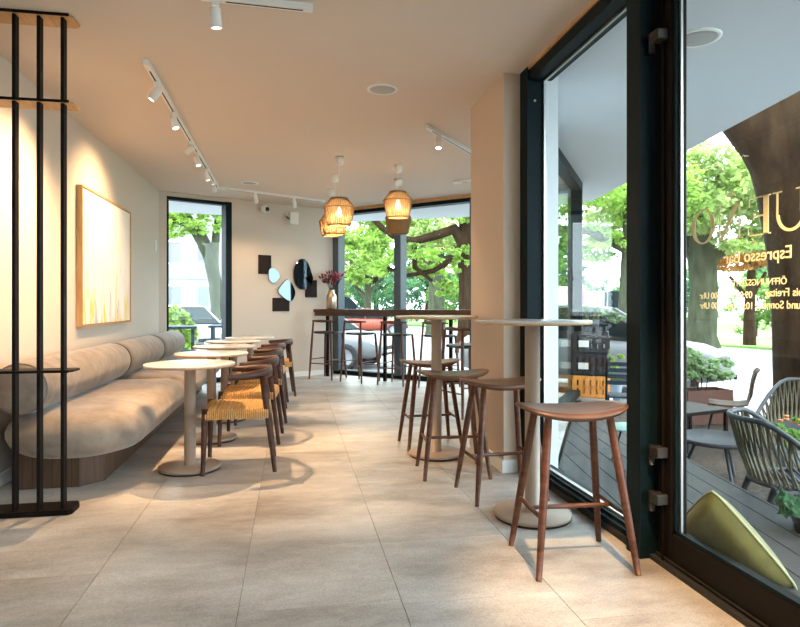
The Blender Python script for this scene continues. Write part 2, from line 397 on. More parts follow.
# floor: grout bed and tiles laid in staggered columns
fl = MB().prism([(XL, YB), (1.66, YB), (1.66, 3.9), C4, C3, C2, C1, C0], -.06, -.004).build('floor', M['grout']); tag(fl, kind='structure')
shared = {}
xs0 = -.797 - .6*2
offs = {0: .35, 1: .10, 2: .10, 3: .10, 4: .42, 5: .20, 6: .5, 7: .05, 8: .3, 9: .15}
for ci in range(10):
    x0 = xs0+ci*.6
    for k in range(-6, 19):
        y0 = offs[ci] + k*.6
        if ci == 2: y0 = 2.10-.6*5+k*.6
        if ci == 3: y0 = 2.26-.6*5+k*.6
        if ci == 1: y0 = 2.10-.6*5+k*.6
        g = .0013
        gy = .0006; p = [(x0+g, y0+gy), (x0+.6-g, y0+gy), (x0+.6-g, y0+.6-gy), (x0+g, y0+.6-gy)]
        q = clip(p, -1, 0, -XL); q = clip(q, 0, -1, -YB)
        q = cutby(q, C1, C0); q = cutby(q, C2, C1)
        if y0 < 3.8: q = clip(q, 1, 0, 1.545) if q else q
        elif q: q = cutby(q, C4, C2)
        if len(q) < 3: continue
        if len(q) == 4 and all(abs(a[0]-b[0])+abs(a[1]-b[1]) < 1e-6 for a, b in zip(q, p)):
            if 'tile' not in shared: shared['tile'] = MB().box(g-.3, .3-g, gy-.3, .3-gy, -.012, 0).mesh('tile', M['tile'])
            inst('tile', shared['tile'], fl, (x0+.3, y0+.3, 0))
        else:
            MB().prism(q, -.012, 0).build('tile', M['tile'], fl)

ce = MB().prism([(XL-.25, YB-.2), (1.66, YB-.2), (1.66, 3.9), C4, C3, C2, (0.85, 10.05), (XL-.05, 8.72), (XL-.25, 8.7)], H, H+.04).build('ceiling', M['ceil']); tag(ce, kind='structure')
tag(MB().box(XL-.2, XL, YB-.2, 8.62, 0, H).build('wall_left', M['wall']), kind='structure')
tag(MB().box(XL-.2, 1.8, YB-.2, YB, 0, H).build('wall_back', M['wall']), kind='structure')
wm = MB(); S = lambda s: along(C0, C1, s)
wm.obox(S(-.05), S(.10), 0, H, 0, .22); wm.obox(S(1.02), S(2.76), 0, H, 0, .22); wm.obox(S(.10), S(1.02), 2.605, H, 0, .22)
tag(wm.build('wall_far', M['wall']), kind='structure')
tag(MB().prism([(1.38, 3.85), (1.66, 3.85), (1.66, 3.9), (2.02, 4.95), (1.95, 4.97), (1.38, 4.60)], 0, H).build('wall_column', M['column']), kind='structure')
tag(MB().prism([(1.60, 3.84), (1.762, 3.84), (2.07, 4.93), (2.02, 4.95), (1.66, 3.9)], GRD, H).build('trim_1', M['clad']), kind='structure')
tag(MB().box(XL, XL+.014, YB, 8.6, 0, .075).build('baseboard_left', M['white']), kind='structure')
tag(MB().obox(S(1.03), S(2.70), 0, .075, -.014, 0).build('baseboard_far', M['white']), kind='structure')
bc = MB(); bc.box(1.366, 1.38, 3.836, 4.6, 0, .085); bc.box(1.38, 1.495, 3.836, 3.85, 0, .085)
tag(bc.build('baseboard_column', M['white']), kind='structure')

# far-left window in the slanted wall
w1 = thing('window_1', None, None, kind='structure')
MB().obox(S(.10), S(.145), .02, 2.605, .06, .14).build('jamb', M['frame'], w1)
MB().obox(S(.93), S(1.02), .02, 2.605, -.005, .16).build('jamb', M['frame'], w1)
MB().obox(S(.10), S(1.02), 2.56, 2.605, .03, .14).build('head_rail', M['frame'], w1)
MB().obox(S(.10), S(1.02), .0, .07, .03, .16).build('sill_rail', M['frame'], w1)
MB().obox(S(.14), S(.94), .07, 2.565, .095, .107).build('pane', M['glass'], w1)

# the long bar window
w2 = thing('window_2', None, None, kind='structure'); F = lambda s: along(C1, C2, s)
for a, b in ((-.06, .10), (1.19, 1.31), (2.47, 2.57), (3.86, 3.945)):
    MB().obox(F(a), F(b), .05, 2.60, -.06, .10).build('mullion', M['barframe'], w2)
MB().obox(F(-.06), F(3.93), 2.562, 2.615, -.05, .10).build('head_rail', M['frame'], w2)
MB().obox(F(-.06), F(3.93), 0, .07, -.05, .10).build('sill_rail', M['frame'], w2)
MB().obox(F(-.06), F(3.95), 2.615, H, -.07, .12).build('head_trim', M['oak'], w2)
for a, b in ((.095, 1.195), (1.305, 2.475), (2.565, 3.865)):
    MB().obox(F(a), F(b), .07, 2.565, .03, .042).build('pane', M['glass'], w2)
# prow window beyond the column
w3 = thing('window_3', None, None, kind='structure'); G = lambda s: along(C2, C3, s)
Lp = math.dist(C2, C3)
for a, b in ((.0, .07), (Lp-.05, Lp)):
    MB().obox(G(a), G(b), .05, 2.60, -.05, .08).build('mullion', M['frame'], w3)
MB().obox(G(0), G(Lp), 2.56, H, -.05, .08).build('head_rail', M['frame'], w3)
MB().obox(G(0), G(Lp), 0, .07, -.05, .08).build('sill_rail', M['frame'], w3)
for a, b in ((.065, Lp-.045),):
    MB().obox(G(a), G(b), .07, 2.565, 0, .012).build('pane', M['glass'], w3)
tag(MB().obox(G(-.12), G(.02), GRD, H, -.06, -.05).build('trim_2', M['clad']), kind='structure')

# fixed window at the right
w4 = thing('window_4', None, None, kind='structure')
MB().box(1.495, 1.60, 3.72, 3.85, 0, H).build('jamb', M['frame'], w4)
MB().box(1.60, 1.615, 3.70, 3.72, .1, 2.57).build('glazing_bead', M['silver'], w4)
MB().box(1.51, 1.66, 2.54, 3.72, 2.575, 2.64).build('head_rail', M['frame'], w4)
MB().box(1.50, 1.68, 2.54, 3.86, 2.64, H).build('head_trim', M['oak'], w4)
MB().box(1.525, 1.56, 2.54, 3.72, .0, .035).build('sill_rail', M['rubber'], w4)
MB().box(1.56, 1.66, 2.54, 3.72, -.02, .075).build('sill_rail', M['frame'], w4)
MB().box(1.535, 1.56, 2.54, 3.72, .035, .06).build('glazing_bead', M['frame'], w4)
MB().box(1.585, 1.61, 2.54, 3.72, .07, .085).build('glazing_bead', M['silver'], w4)
MB().box(1.605, 1.617, 2.55, 3.715, .08, 2.58).build('pane', M['glass'], w4)
MB().box(1.60, 1.615, 2.54, 3.72, 2.563, 2.575).build('glazing_bead', M['silver'], w4)
MB().box(1.50, 1.70, 2.435, 2.545, 0, H).build('mullion', M['frame'], w4)
MB().lathe([(.008, 0), (.008, .006), (.004, .009)], 12).xf(Matrix.Translation((1.545, 3.72, 2.44)) @ Matrix.Rotation(R(90), 4, 'X')).build('screw', M['silver'], w4)

# glazed door
dr = thing('door_1', None, None, kind='structure')
MB().box(1.575, 1.65, 2.322, 2.425, .015, 2.62, .006).build('stile', M['doorframe'], dr)
MB().box(1.56, 1.575, 2.365, 2.372, .02, 2.62).build('stile_bead', M['doorframe'], dr)
MB().box(1.575, 1.65, .98, 1.13, .015, 2.62, .006).build('stile', M['doorframe'], dr)
MB().box(1.576, 1.649, 1.13, 2.322, .015, .15, .004).build('bottom_rail', M['doorframe'], dr)
MB().box(1.576, 1.649, 1.13, 2.322, 2.49, 2.62, .004).build('top_rail', M['doorframe'], dr)
MB().box(1.585, 1.60, 2.307, 2.322, .15, 2.49).build('glazing_bead', M['frame'], dr)
MB().box(1.60, 1.61, 2.294, 2.308, .15, 2.49).build('glazing_bead', M['silver'], dr)
MB().box(1.585, 1.60, 1.13, 2.322, .15, .165).build('glazing_bead', M['frame'], dr)
MB().box(1.612, 1.624, 1.13, 2.322, .15, 2.49).build('pane', M['glass'], dr)
for z in (2.26, .47, .27):
    hg = MB().box(1.525, 1.578, 2.345, 2.405, z-.01, z+.035, .004).build('hinge', M['steel'], dr)
    MB().sweep([(1.54, 2.41, z-.05), (1.54, 2.41, z+.035)], .013).build('pin', M['steel'], hg)
MB().box(1.545, 1.575, .98, 2.435, 0, .02).build('threshold', M['rubber'], dr)
MB().box(1.565, 1.572, 1.0, 2.42, .03, .036).build('weather_strip', M['steel'], dr)
# further glazing behind the camera's side
w5 = thing('window_5', None, None, kind='structure')
for y0, y1 in ((.86, .98), (-1.0, -.9), (-3.0, -2.9)):
    MB().box(1.55, 1.68, y0, y1, 0, H).build('mullion', M['frame'], w5)
MB().box(1.56, 1.67, -2.9, 2.43, 2.625, H).build('head_rail', M['frame'], w5)
MB().box(1.56, 1.67, -2.9, .86, 0, .08).build('sill_rail', M['frame'], w5)
for y0, y1 in ((-.9, .86), (-2.9, -1.0)):
    MB().box(1.61, 1.622, y0, y1, .08, 2.625).build('pane', M['glass'], w5)

# lettering on the outside of the door glass (reads from the street)
XT = 1.6245; DY = .04
def flat(name, polys):
    """polys in (y,z), drawn as thin solid film on the glass"""
    b = MB()
    for p in polys:
        n = len(p); a = sum(p[i][0]*p[(i+1) % n][1]-p[(i+1) % n][0]*p[i][1] for i in range(n))
        if a < 0: p = p[::-1]
        b.add([(XT, y+DY, z) for y, z in p]+[(XT+.0012, y+DY, z) for y, z in p],
              [tuple(range(n-1, -1, -1)), tuple(range(n, 2*n))]+[(i, (i+1) % n, n+(i+1) % n, n+i) for i in range(n)])
    return b.build(name, M['gold'], dr)
zb, zt = 1.362, 1.50
def ring(cy, cz, ry, rz, ty, tz, a0=0, a1=360, n=40):
    out = []
    for k in range(n):
        p, q = R(a0+(a1-a0)*k/n), R(a0+(a1-a0)*(k+1)/n)
        out.append([(cy+ry*math.cos(p), cz+rz*math.sin(p)), (cy+ry*math.cos(q), cz+rz*math.sin(q)), (cy+(ry-ty)*math.cos(q), cz+(rz-tz)*math.sin(q)), (cy+(ry-ty)*math.cos(p), cz+(rz-tz)*math.sin(p))])
    return out
rect = lambda y0, y1, z0, z1: [(y0, z0), (y1, z0), (y1, z1), (y0, z1)]
flat('letter', ring(2.15, (zb+zt)/2, .07, .071, .022, .006))
flat('letter', [rect(1.945, 1.952, zb, zt), rect(2.05, 2.057, zb, zt), [(1.945, zt), (1.968, zt), (2.057, zb), (2.036, zb)],
                rect(1.930, 1.966, zb, zb+.004), rect(2.036, 2.072, zt-.004, zt), rect(1.928, 1.95, zt-.004, zt),
                [(1.968, zt+.018), (1.984, zt+.027), (2.004, zt+.022), (2.018, zt+.030), (2.018, zt+.040), (2.004, zt+.032), (1.984, zt+.038), (1.968, zt+.028)]])
flat('letter', [rect(1.808, 1.832, zb, zt), rect(1.798, 1.90, zt-.005, zt), rect(1.798, 1.905, zb, zb+.005), rect(1.832, 1.878, 1.428, 1.434),
                [(1.894, zt), (1.90, zt), (1.90, zt-.032)], [(1.899, zb), (1.905, zb), (1.905, zb+.035)], [(1.874, 1.418), (1.880, 1.418), (1.880, 1.444), (1.874, 1.444)]])
flat('letter', [rect(1.652, 1.675, 1.42, zt), rect(1.766, 1.774, 1.42, zt), rect(1.637, 1.692, zt-.004, zt), rect(1.75, 1.79, zt-.004, zt)]
     + ring(1.713, 1.42, .061, .060, .014, .010, 180, 360, 24))
def words(txt, y0, y1, z, name='lettering', bold=0.0):
    cu = bpy.data.curves.new(name, 'FONT'); cu.body = txt; cu.size = 1; cu.extrude = .01; cu.offset = bold
    o = bpy.data.objects.new(name, cu); C.objects.link(o)
    dg = bpy.context.evaluated_depsgraph_get(); me = bpy.data.meshes.new_from_object(o.evaluated_get(dg))
    bpy.data.objects.remove(o)
    co = np.zeros(len(me.vertices)*3); me.vertices.foreach_get('co', co); co = co.reshape(-1, 3)
    sc = (y1-y0)/(co[:, 0].max()-co[:, 0].min()); x0 = co[:, 0].min()
    new = np.empty_like(co); new[:, 0] = XT+.0006+co[:, 2]*.06; new[:, 1] = DY+y0+(co[:, 0]-x0)*sc; new[:, 2] = z+co[:, 1]*sc
    me.vertices.foreach_set('co', new.reshape(-1)); me.update()
    me.materials.clear(); me.materials.append(M['gold'])
    q = bpy.data.objects.new(name, me); C.objects.link(q); q.parent = dr; return q
words('Espresso Bar', 1.71, 2.03, 1.272, bold=.008)
words('ÖFFNUNGSZEITEN', 1.73, 2.01, 1.185, bold=.008)
words('bis Freitag', 1.665, 1.825, 1.145, bold=.008); words('09:00 bis 19:00 Uhr', 1.885, 2.17, 1.140, bold=.008)
words('und Sonntag', 1.675, 1.865, 1.103, bold=.008); words('10:00 bis 18:00 Uhr', 1.885, 2.17, 1.100, bold=.008)

# ------------------------------------------------------------------ outside shell: soffit, deck, ground
sf = MB().prism([(-6, 8.7), (-6, 9.75), (-2.06, 10.6), (.95, 11.3), (3.05, 10.25), (4.38, 8.4), (3.6, 3.81), (2.3, -3.6), (1.67, -3.6), (1.67, 3.9), C4, C3, C2, (.86, 10.06), (XL-.2, 8.72)], H+.0, H+.10)
tag(sf.build('soffit', M['soffit']), kind='structure')
tag(MB().prism([(-6, 8.7), (-6, 9.75), (-2.06, 10.6), (.95, 11.3), (3.05, 10.25), (4.38, 8.4), (3.6, 3.81), (2.3, -3.6), (-6, -3.6)], H+.10, H+.6).build('upper_storey', M['clad']), kind='structure')
tag(MB().box(-6, XL-.2, 8.5, 8.72, GRD, H).build('wall_outside', M['clad']), kind='structure')

dk = MB().prism([(1.66, -3), (1.52, -3), (2.69-.19*5.6, -2.5), (2.69+.19*4.2, 7.3), (3.45, 7.1), (1.70, 3.86), (1.66, 3.8)], GRD+.02, -.055)
dk = MB().prism([(1.66, -2.4), (1.75, -2.4), (2.70+.17*4.1, 7.2), (3.50, 7.10), (1.76, 3.9), (1.66, 3.8)], GRD+.02, -.055)
dk = tag(dk.build('deck', M['joist']), kind='structure')
dd = Vector((.185, 1)).normalized(); dn = Vector((dd.y, -dd.x))
for i in range(-3, 9):
    a0 = i*.142; base = Vector((1.66, 3.0)) + dn*a0
    p0, p1 = base-dd*5.6, base+dd*4.6
    p = [(p0.x, p0.y), (p0.x+dn.x*.135, p0.y+dn.y*.135), (p1.x+dn.x*.135, p1.y+dn.y*.135), (p1.x, p1.y)]
    q = clip(p, -1, 0, -1.665)
    q = cutby(q, (1.78, 3.9), (3.62, 7.25)) if False else q
    # keep clear of the prow wall: right of C4->C2
    q = cutby(q, (3.60, 7.20), (1.76, 3.86)) if q else q
    if q: q = clip(q, dn.x, dn.y, dn.x*2.71+dn.y*3.11)
    if len(q) >= 3: MB().prism(q, -.055, -.025).build('plank', M['deck'], dk)

def groundpoly(name, poly, z0, z1, m): return tag(MB().prism(poly, z0, z1).build(name, m), kind='structure')
groundpoly('road', [(-80, -30), (120, -30), (120, 120), (-80, 120)], GRD-.3, GRD-.02, M['road'])
groundpoly('pavement', [(-30, 9.0), (XL, 8.75), (.9, 10.1), (3.5, 7.3), (1.6, 3), (1.6, -20), (5.2, -20), (5.6, 6.5), (6.6, 9.5), (4.5, 13.5), (0, 14.5), (-30, 13.5)], GRD-.02, GRD, M['walk'])
groundpoly('gravel_bed', [(1.9, -2), (4.9, -2), (5.1, 3.5), (5.3, 7.4), (3.9, 7.9), (2.2, 3.2)], GRD, GRD+.015, M['gravel'])
groundpoly('lawn', [(14.5, 19.8), (9.3, 38), (-3, 75), (100, 75), (100, -10), (23, -10)], GRD-.02, GRD+.06, M['grass'])
groundpoly('park_path', [(17.5, 22), (12.5, 40), (16, 41), (21.5, 22.5)], GRD+.06, GRD+.07, M['walk'])
kb = MB()
kb.obox((14.5, 19.8), (9.3, 38), GRD-.02, GRD+.09, 0, .18); tag(kb.build('kerb', M['kerb']), kind='structure')

# ------------------------------------------------------------------ lamps
def spot_light(name, loc, aim, power, angle=70, blend=.6, col=WARM, size=.03, parent=None):
    d = bpy.data.lights.new(name, 'SPOT'); d.energy = power; d.color = col; d.spot_size = R(angle); d.spot_blend = blend; d.shadow_soft_size = size
    o = bpy.data.objects.new(name, d); C.objects.link(o); o.location = loc
    o.rotation_euler = (Vector(aim)-Vector(loc)).to_track_quat('-Z', 'Y').to_euler()
    if parent: o.parent = parent
    return o
def track(label, pts, heads, group='ceiling track lights'):
    """pts: ends of the rail in plan; heads: (x, y, aim, power, angle)"""
    t = thing('track_light', label, 'track light', group=group)
    for a, b in zip(pts[:-1], pts[1:]):
        MB().obox(a, b, H-.034, H-.001, -.018, .018).build('rail', M['white'], t)
        MB().obox(along(a, b, .12), along(b, a, .05), H-.0355, H-.033, -.005, .005).build('slot', M['rubber'], t)
    for x, y, aim, p, ang in heads:
        piv = Vector((x, y, H-.10)); d = (Vector(aim)-piv).normalized()
        hd = thing('lamp_head', None, None); hd.parent = t
        MB().box(x-.016, x+.016, y-.03, y+.03, H-.065, H-.034, .004).build('adapter', M['whiteplastic'], hd)
        MB().sweep([(x, y, H-.064), (x, y, H-.10)], .008).build('stem', M['whiteplastic'], hd)
        q = Vector((0, 0, -1)).rotation_difference(d).to_matrix().to_4x4()
        mx = Matrix.Translation(piv) @ q
        MB().lathe([(.016, .035), (.026, .03), (.028, .022), (.028, -.065), (.024, -.065), (.024, -.05)], 20, cap=False).xf(mx).build('barrel', M['whiteplastic'], hd)
        MB().lathe([(.0235, -.054), (.0235, -.059)], 16).xf(mx).build('lens', M['spotface'], hd)
        if p: spot_light('spot_lamp', piv+d*.08, aim, p, ang, 1.0 if ang >= 75 else .6, parent=t)
    return t

track('long white track of six lamps above the sofa tables', [(-.91, 4.02), (-.96, 8.12)], [
    (-.913, 4.34, (-1.78, 4.25, 1.2), 330, 105), (-.922, 5.0, (-.15, 4.40, 0), 380, 58), (-.932, 5.85, (-1.78, 5.85, 1.7), 165, 105),
    (-.938, 6.28, (-.25, 5.85, 0), 200, 58), (-.946, 7.0, (-.2, 7.1, 0), 160, 58), (-.954, 7.7, (-.80, 9.1, 1.2), 75, 60)])
track('white track with two lamps running along the mirror wall', [(-.97, 8.15), (.46, 8.97)], [
    (-.50, 8.42, (-.25, 9.4, 1.3), 14, 65), (.02, 8.72, (.2, 9.6, 1.2), 10, 65)])
track('short white track with one lamp beside the beige column', [(1.12, 5.05), (1.95, 6.10)], [(1.27, 5.23, (1.05, 4.45, .0), 130, 60)])
track('white track with a dangling lamp nearest the viewer at the ceiling', [(-.45, 3.12), (.10, 3.15)], [
    (-.38, 3.13, (-.2, 3.5, 0), 40, 70)])
track('white track end showing behind the beige column top', [(1.98, 7.34), (2.75, 6.55)], [(2.4, 6.9, (2.3, 7.0, 0), 60, 90)])
track('unseen white track of lamps over the entrance behind the viewer', [(1.0, -1.2), (1.0, 1.35)], [
    (1.0, 1.25, (1.52, 2.05, 0), 480, 44), (1.0, .2, (-.3, .6, 0), 60, 90)])  # first lamp makes the warm pool by the door; second is added fill light

def pendant_shade():
    prof = [(.080, .280), (.098, .268), (.150, .205), (.156, .190), (.148, .14), (.130, .06), (.118, .005)]
    return prof
def pendant(label, x, y, zb, lit=True):
    t = thing('pendant_lamp', label, 'pendant lamp', (x, y, zb), group='woven pendant lamps')
    top = H-zb
    MB().lathe([(.05, top), (.05, top-.03), (.042, top-.075), (.018, top-.088), (.006, top-.09)], 20).build('ceiling_rose', M['whiteplastic'], t)
    MB().sweep([(0, 0, top-.08), (0, 0, .26)], .0035, n=6).build('cord', M['whiteplastic'], t)
    MB().sweep([(0, 0, .27), (0, 0, .20)], .02, n=10).build('socket', M['blacksteel'], t)
    prof = pendant_shade()
    MB().lathe([(r-.004, z) for r, z in prof][::-1], 36, cap=False).build('liner', M['liner'] if lit else M['rattan'], t)
    def rad(z):
        for (r1, z1), (r0, z0) in zip(prof[:-1], prof[1:]):
            if z0 <= z <= z1: return r0+(r1-r0)*(z-z0)/(z1-z0)
        return prof[-1][0]
    wv = MB()
    for k in range(72):
        a = 2*math.pi*k/72; pts = []
        for r, z in prof:
            aa = a+(.16 if k % 2 else -.16)*(z/.285)+random.uniform(-.02, .02)
            pts.append(((r+.002)*math.cos(aa), (r+.002)*math.sin(aa), z))
        wv.sweep(pts, random.uniform(.002, .0035), n=4, cap=False)
    wv.build('weave', M['rattan'], t)
    for r, z, w in ((.09, .285, .007), (.159, .19, .006), (.113, .006, .008)):
        MB().sweep([(r*math.cos(2*math.pi*k/32), r*math.sin(2*math.pi*k/32), z) for k in range(32)], w, n=6, closed=True).build('hoop', M['rattan'], t)
    MB().lathe([(.012, .20), (.014, .18), (.032, .145), (.036, .125), (.028, .10), (.0, .088)], 16).build('bulb', M['bulb'] if lit else M['offbulb'], t)
    if lit:
        d = bpy.data.lights.new('pendant_glow', 'POINT'); d.energy = 7; d.color = (1, .70, .40); d.shadow_soft_size = .04
        o = bpy.data.objects.new('pendant_glow', d); C.objects.link(o); o.parent = t; o.location = (0, 0, .06)
    return t
pendant('lit woven pendant lamp, front one of the left cluster', .475, 6.34, 1.94)
pendant('lit woven pendant lamp half hidden behind the front left one', .49, 7.23, 1.95)
pendant('lit woven pendant lamp, rearmost and leftmost of the left cluster', .50, 8.11, 2.03)
pendant('lit woven pendant lamp, upper one of the right pair', 1.14, 6.59, 2.075)
pendant('unlit brown woven pendant lamp below the lit one at right', 1.27, 7.32, 1.99, False)

def round_speaker(label, x, y, r=.11, z=H, m='white'):
    t = thing('ceiling_speaker', label, 'speaker', (x, y, z), group='round ceiling speakers')
    MB().lathe([(r*.82, -.003), (r*.84, -.009), (r, -.006), (r, 0)], 32, cap=False).build('rim', M[m], t)
    MB().lathe([(0, -.007), (r*.5, -.007), (r*.83, -.004), (r*.83, 0)][::-1], 28).build('grille', M['grille'], t)
round_speaker('round grey speaker in the middle of the ceiling', .63, 4.29)
round_speaker('small round ceiling speaker near the far left window', -.54, 7.88)
round_speaker('round speaker in the outdoor soffit above the glass door', 2.30, 3.15, .13)

# ------------------------------------------------------------------ things on the far wall
MW = thing  # shorthand kept plain
def onwall(s, z): p = S(s); return (p[0], p[1], z)
wallrz = math.atan2(C1[1]-C0[1], C1[0]-C0[0])       # local x runs along the wall, local -y points into the room
grp = 'dark square panels on the mirror wall'
for lab, s0, s1, z0, z1 in (('dark brown square wall panel, upper left of the mirrors', 1.43, 1.635, 1.58, 1.865), ('dark brown wall panel below the middle mirror', 1.66, 1.94, 1.02, 1.225), ('dark brown wall panel low beside the large mirror', 2.22, 2.425, 1.235, 1.51)):
    t = thing('wall_panel', lab, 'wall panel', onwall((s0+s1)/2, (z0+z1)/2), wallrz, grp)
    w, h = (s1-s0)/2, (z1-z0)/2
    MB().box(-w, w, -.02, -.001, -h, h, .003).build('slab', M['darkpanel'], t)
    n = 6
    for k in range(1, n):
        MB().box(-w+2*w*k/n-.001, -w+2*w*k/n+.001, -.0215, -.02, -h+.004, h-.004).build('groove', M['blacksteel'], t)
grp = 'pebble shaped wall mirrors'
def mirror(lab, s, z, pts):
    t = thing('wall_mirror', lab, 'mirror', onwall(s, z), wallrz, grp)
    # closed smooth outline through control points (Catmull-Rom)
    n = len(pts); out = []
    for i in range(n):
        p0, p1, p2, p3 = (Vector(pts[(i+k-1) % n]) for k in range(4))
        for u in range(6):
            q = u/6; out.append(.5*((2*p1)+(p2-p0)*q+(2*p0-5*p1+4*p2-p3)*q*q+(3*p1-p0-3*p2+p3)*q**3))
    m = len(out)
    def ringp(f, y): return [(p.x*f, y, p.y*f) for p in out]
    b = MB(); vs = ringp(.98, -.022)+ringp(1, -.026)+ringp(1, -.034)
    fs = [(i, (i+1) % m, m+(i+1) % m, m+i) for i in range(m)]+[(m+i, m+(i+1) % m, 2*m+(i+1) % m, 2*m+i) for i in range(m)]+[tuple(range(m))]
    b.add(vs, fs); b.build('backing', M['blacksteel'], t)
    MB().add(ringp(1, -.034)+ringp(.97, -.038), [(i, (i+1) % m, m+(i+1) % m, m+i) for i in range(m)]+[tuple(range(m, 2*m))]).build('glass', M['mirror'], t)
mirror('smallest blue pebble mirror overlapping the upper left panel', 1.675, 1.565, [(-.09, -.04), (-.085, .08), (-.02, .115), (.05, .07), (.095, .0), (.06, -.07), (0, -.115), (-.06, -.10)])
mirror('medium egg shaped mirror above the lower dark panel', 1.885, 1.34, [(-.145, -.02), (-.09, .08), (0, .165), (.07, .13), (.13, .03), (.145, -.05), (.10, -.15), (.03, -.16), (-.07, -.10)])
mirror('largest oval pebble mirror at right on the far wall', 2.17, 1.595, [(-.165, 0), (-.14, .13), (-.06, .23), (.03, .235), (.09, .17), (.14, .05), (.175, -.07), (.12, -.19), (.04, -.235), (-.07, -.225), (-.145, -.13)])
t = thing('dome_camera', 'white dome security camera high on the far wall', 'camera', onwall(1.50, 2.545), wallrz)
MB().box(-.05, .05, -.03, 0, -.03, .05, .01).build('bracket', M['whiteplastic'], t)
MB().lathe([(.05, .03), (.06, 0), (.055, -.04), (.03, -.065), (0, -.07)][::-1], 20).xf(Matrix.Translation((0, -.075, .01)) @ Matrix.Rotation(R(-30), 4, 'X')).build('housing', M['whiteplastic'], t)
MB().lathe([(0, -.045), (.022, -.04), (.034, -.02), (.034, 0)], 16).xf(Matrix.Translation((.015, -.115, 0)) @ Matrix.Rotation(R(-60), 4, 'X')).build('lens', M['camblack'], t)
t = thing('wall_speaker', 'white box loudspeaker on a bracket below the ceiling', 'speaker', onwall(1.90, 2.43), wallrz); t.scale = (.85,)*3
MB().box(-.03, .03, -.02, 0, .03, .12, .006).build('mounting_plate', M['whiteplastic'], t)
MB().sweep([(-.01, -.01, .06), (-.02, -.08, .02), (.0, -.13, 0)], .014).build('bracket', M['steel'], t)
bx = MB().box(-.075, .075, -.09, .05, -.11, .11, .012).xf(Matrix.Translation((.06, -.17, 0)) @ Matrix.Rotation(R(-25), 4, 'Z')).build('cabinet', M['whiteplastic'], t)
for k in range(7):
    MB().box(-.06, .06, -.094, -.0885, -.09+k*.027, -.082+k*.027).xf(Matrix.Translation((.06, -.17, 0)) @ Matrix.Rotation(R(-25), 4, 'Z')).build('grille_bar', M['white'], t)
t = thing('wall_switch', 'small white switch on the left wall near the window', 'switch', (XL, 8.37, 1.89))
MB().box(0, .012, -.04, .04, -.07, .07, .003).build('plate', M['whiteplastic'], t)
MB().box(.012, .018, -.02, .02, -.035, .035).build('rocker', M['whiteplastic'], t)

# painting
t = thing('painting', 'large framed abstract painting in cream, pink and yellow above the sofa', 'painting', (XL, 6.215, 1.525))
hy, hz = .775, .595
for a in (MB().box(.002, .05, -hy, -hy+.014, -hz, hz), MB().box(.002, .05, hy-.014, hy, -hz, hz), MB().box(.002, .05, -hy+.014, hy-.014, hz-.014, hz), MB().box(.002, .05, -hy+.014, hy-.014, -hz, -hz+.014)):
    a.build('frame_rail', M['oak'], t)
MB().box(.004, .04, -hy+.02, hy-.02, -hz+.02, hz-.02).build('canvas', M['canvas'], t)

# ------------------------------------------------------------------ slatted room divider
t = thing('room_divider', 'black steel room divider with three upright bars and thin shelves', 'divider', (XL, 3.47, 0))
def shelf(name, z0, z1, top_black=True, m=None, x1=.622):
    poly = [(0, 0), (x1-.015, 0), (x1, .025), (x1, .13), (x1-.02, .15), (0, .15)]
    o = MB().prism(poly, z0, z1).build(name, m or M['oak'], t)
    e = MB(); e.box(0, x1-.012, -.006, 0, z0-.001, z1+.002)
    e.build('edge_band', M['blacksteel'], o); return o
MB().prism([(0, 0), (.605, 0), (.62, .025), (.62, .13), (.60, .16), (0, .16)], 0, .028).build('base_plate', M['blacksteel'], t)
shelf('shelf', .757, .768, m=M['blacksteel']); shelf('shelf', 2.188, 2.199); shelf('shelf', H-.014, H-.002)
for x in (.095, .215, .336, .455, .572):
    MB().box(x-.0085, x+.0085, .012, .06, .028, H-.014, .002).build('upright_bar', M['blacksteel'], t)

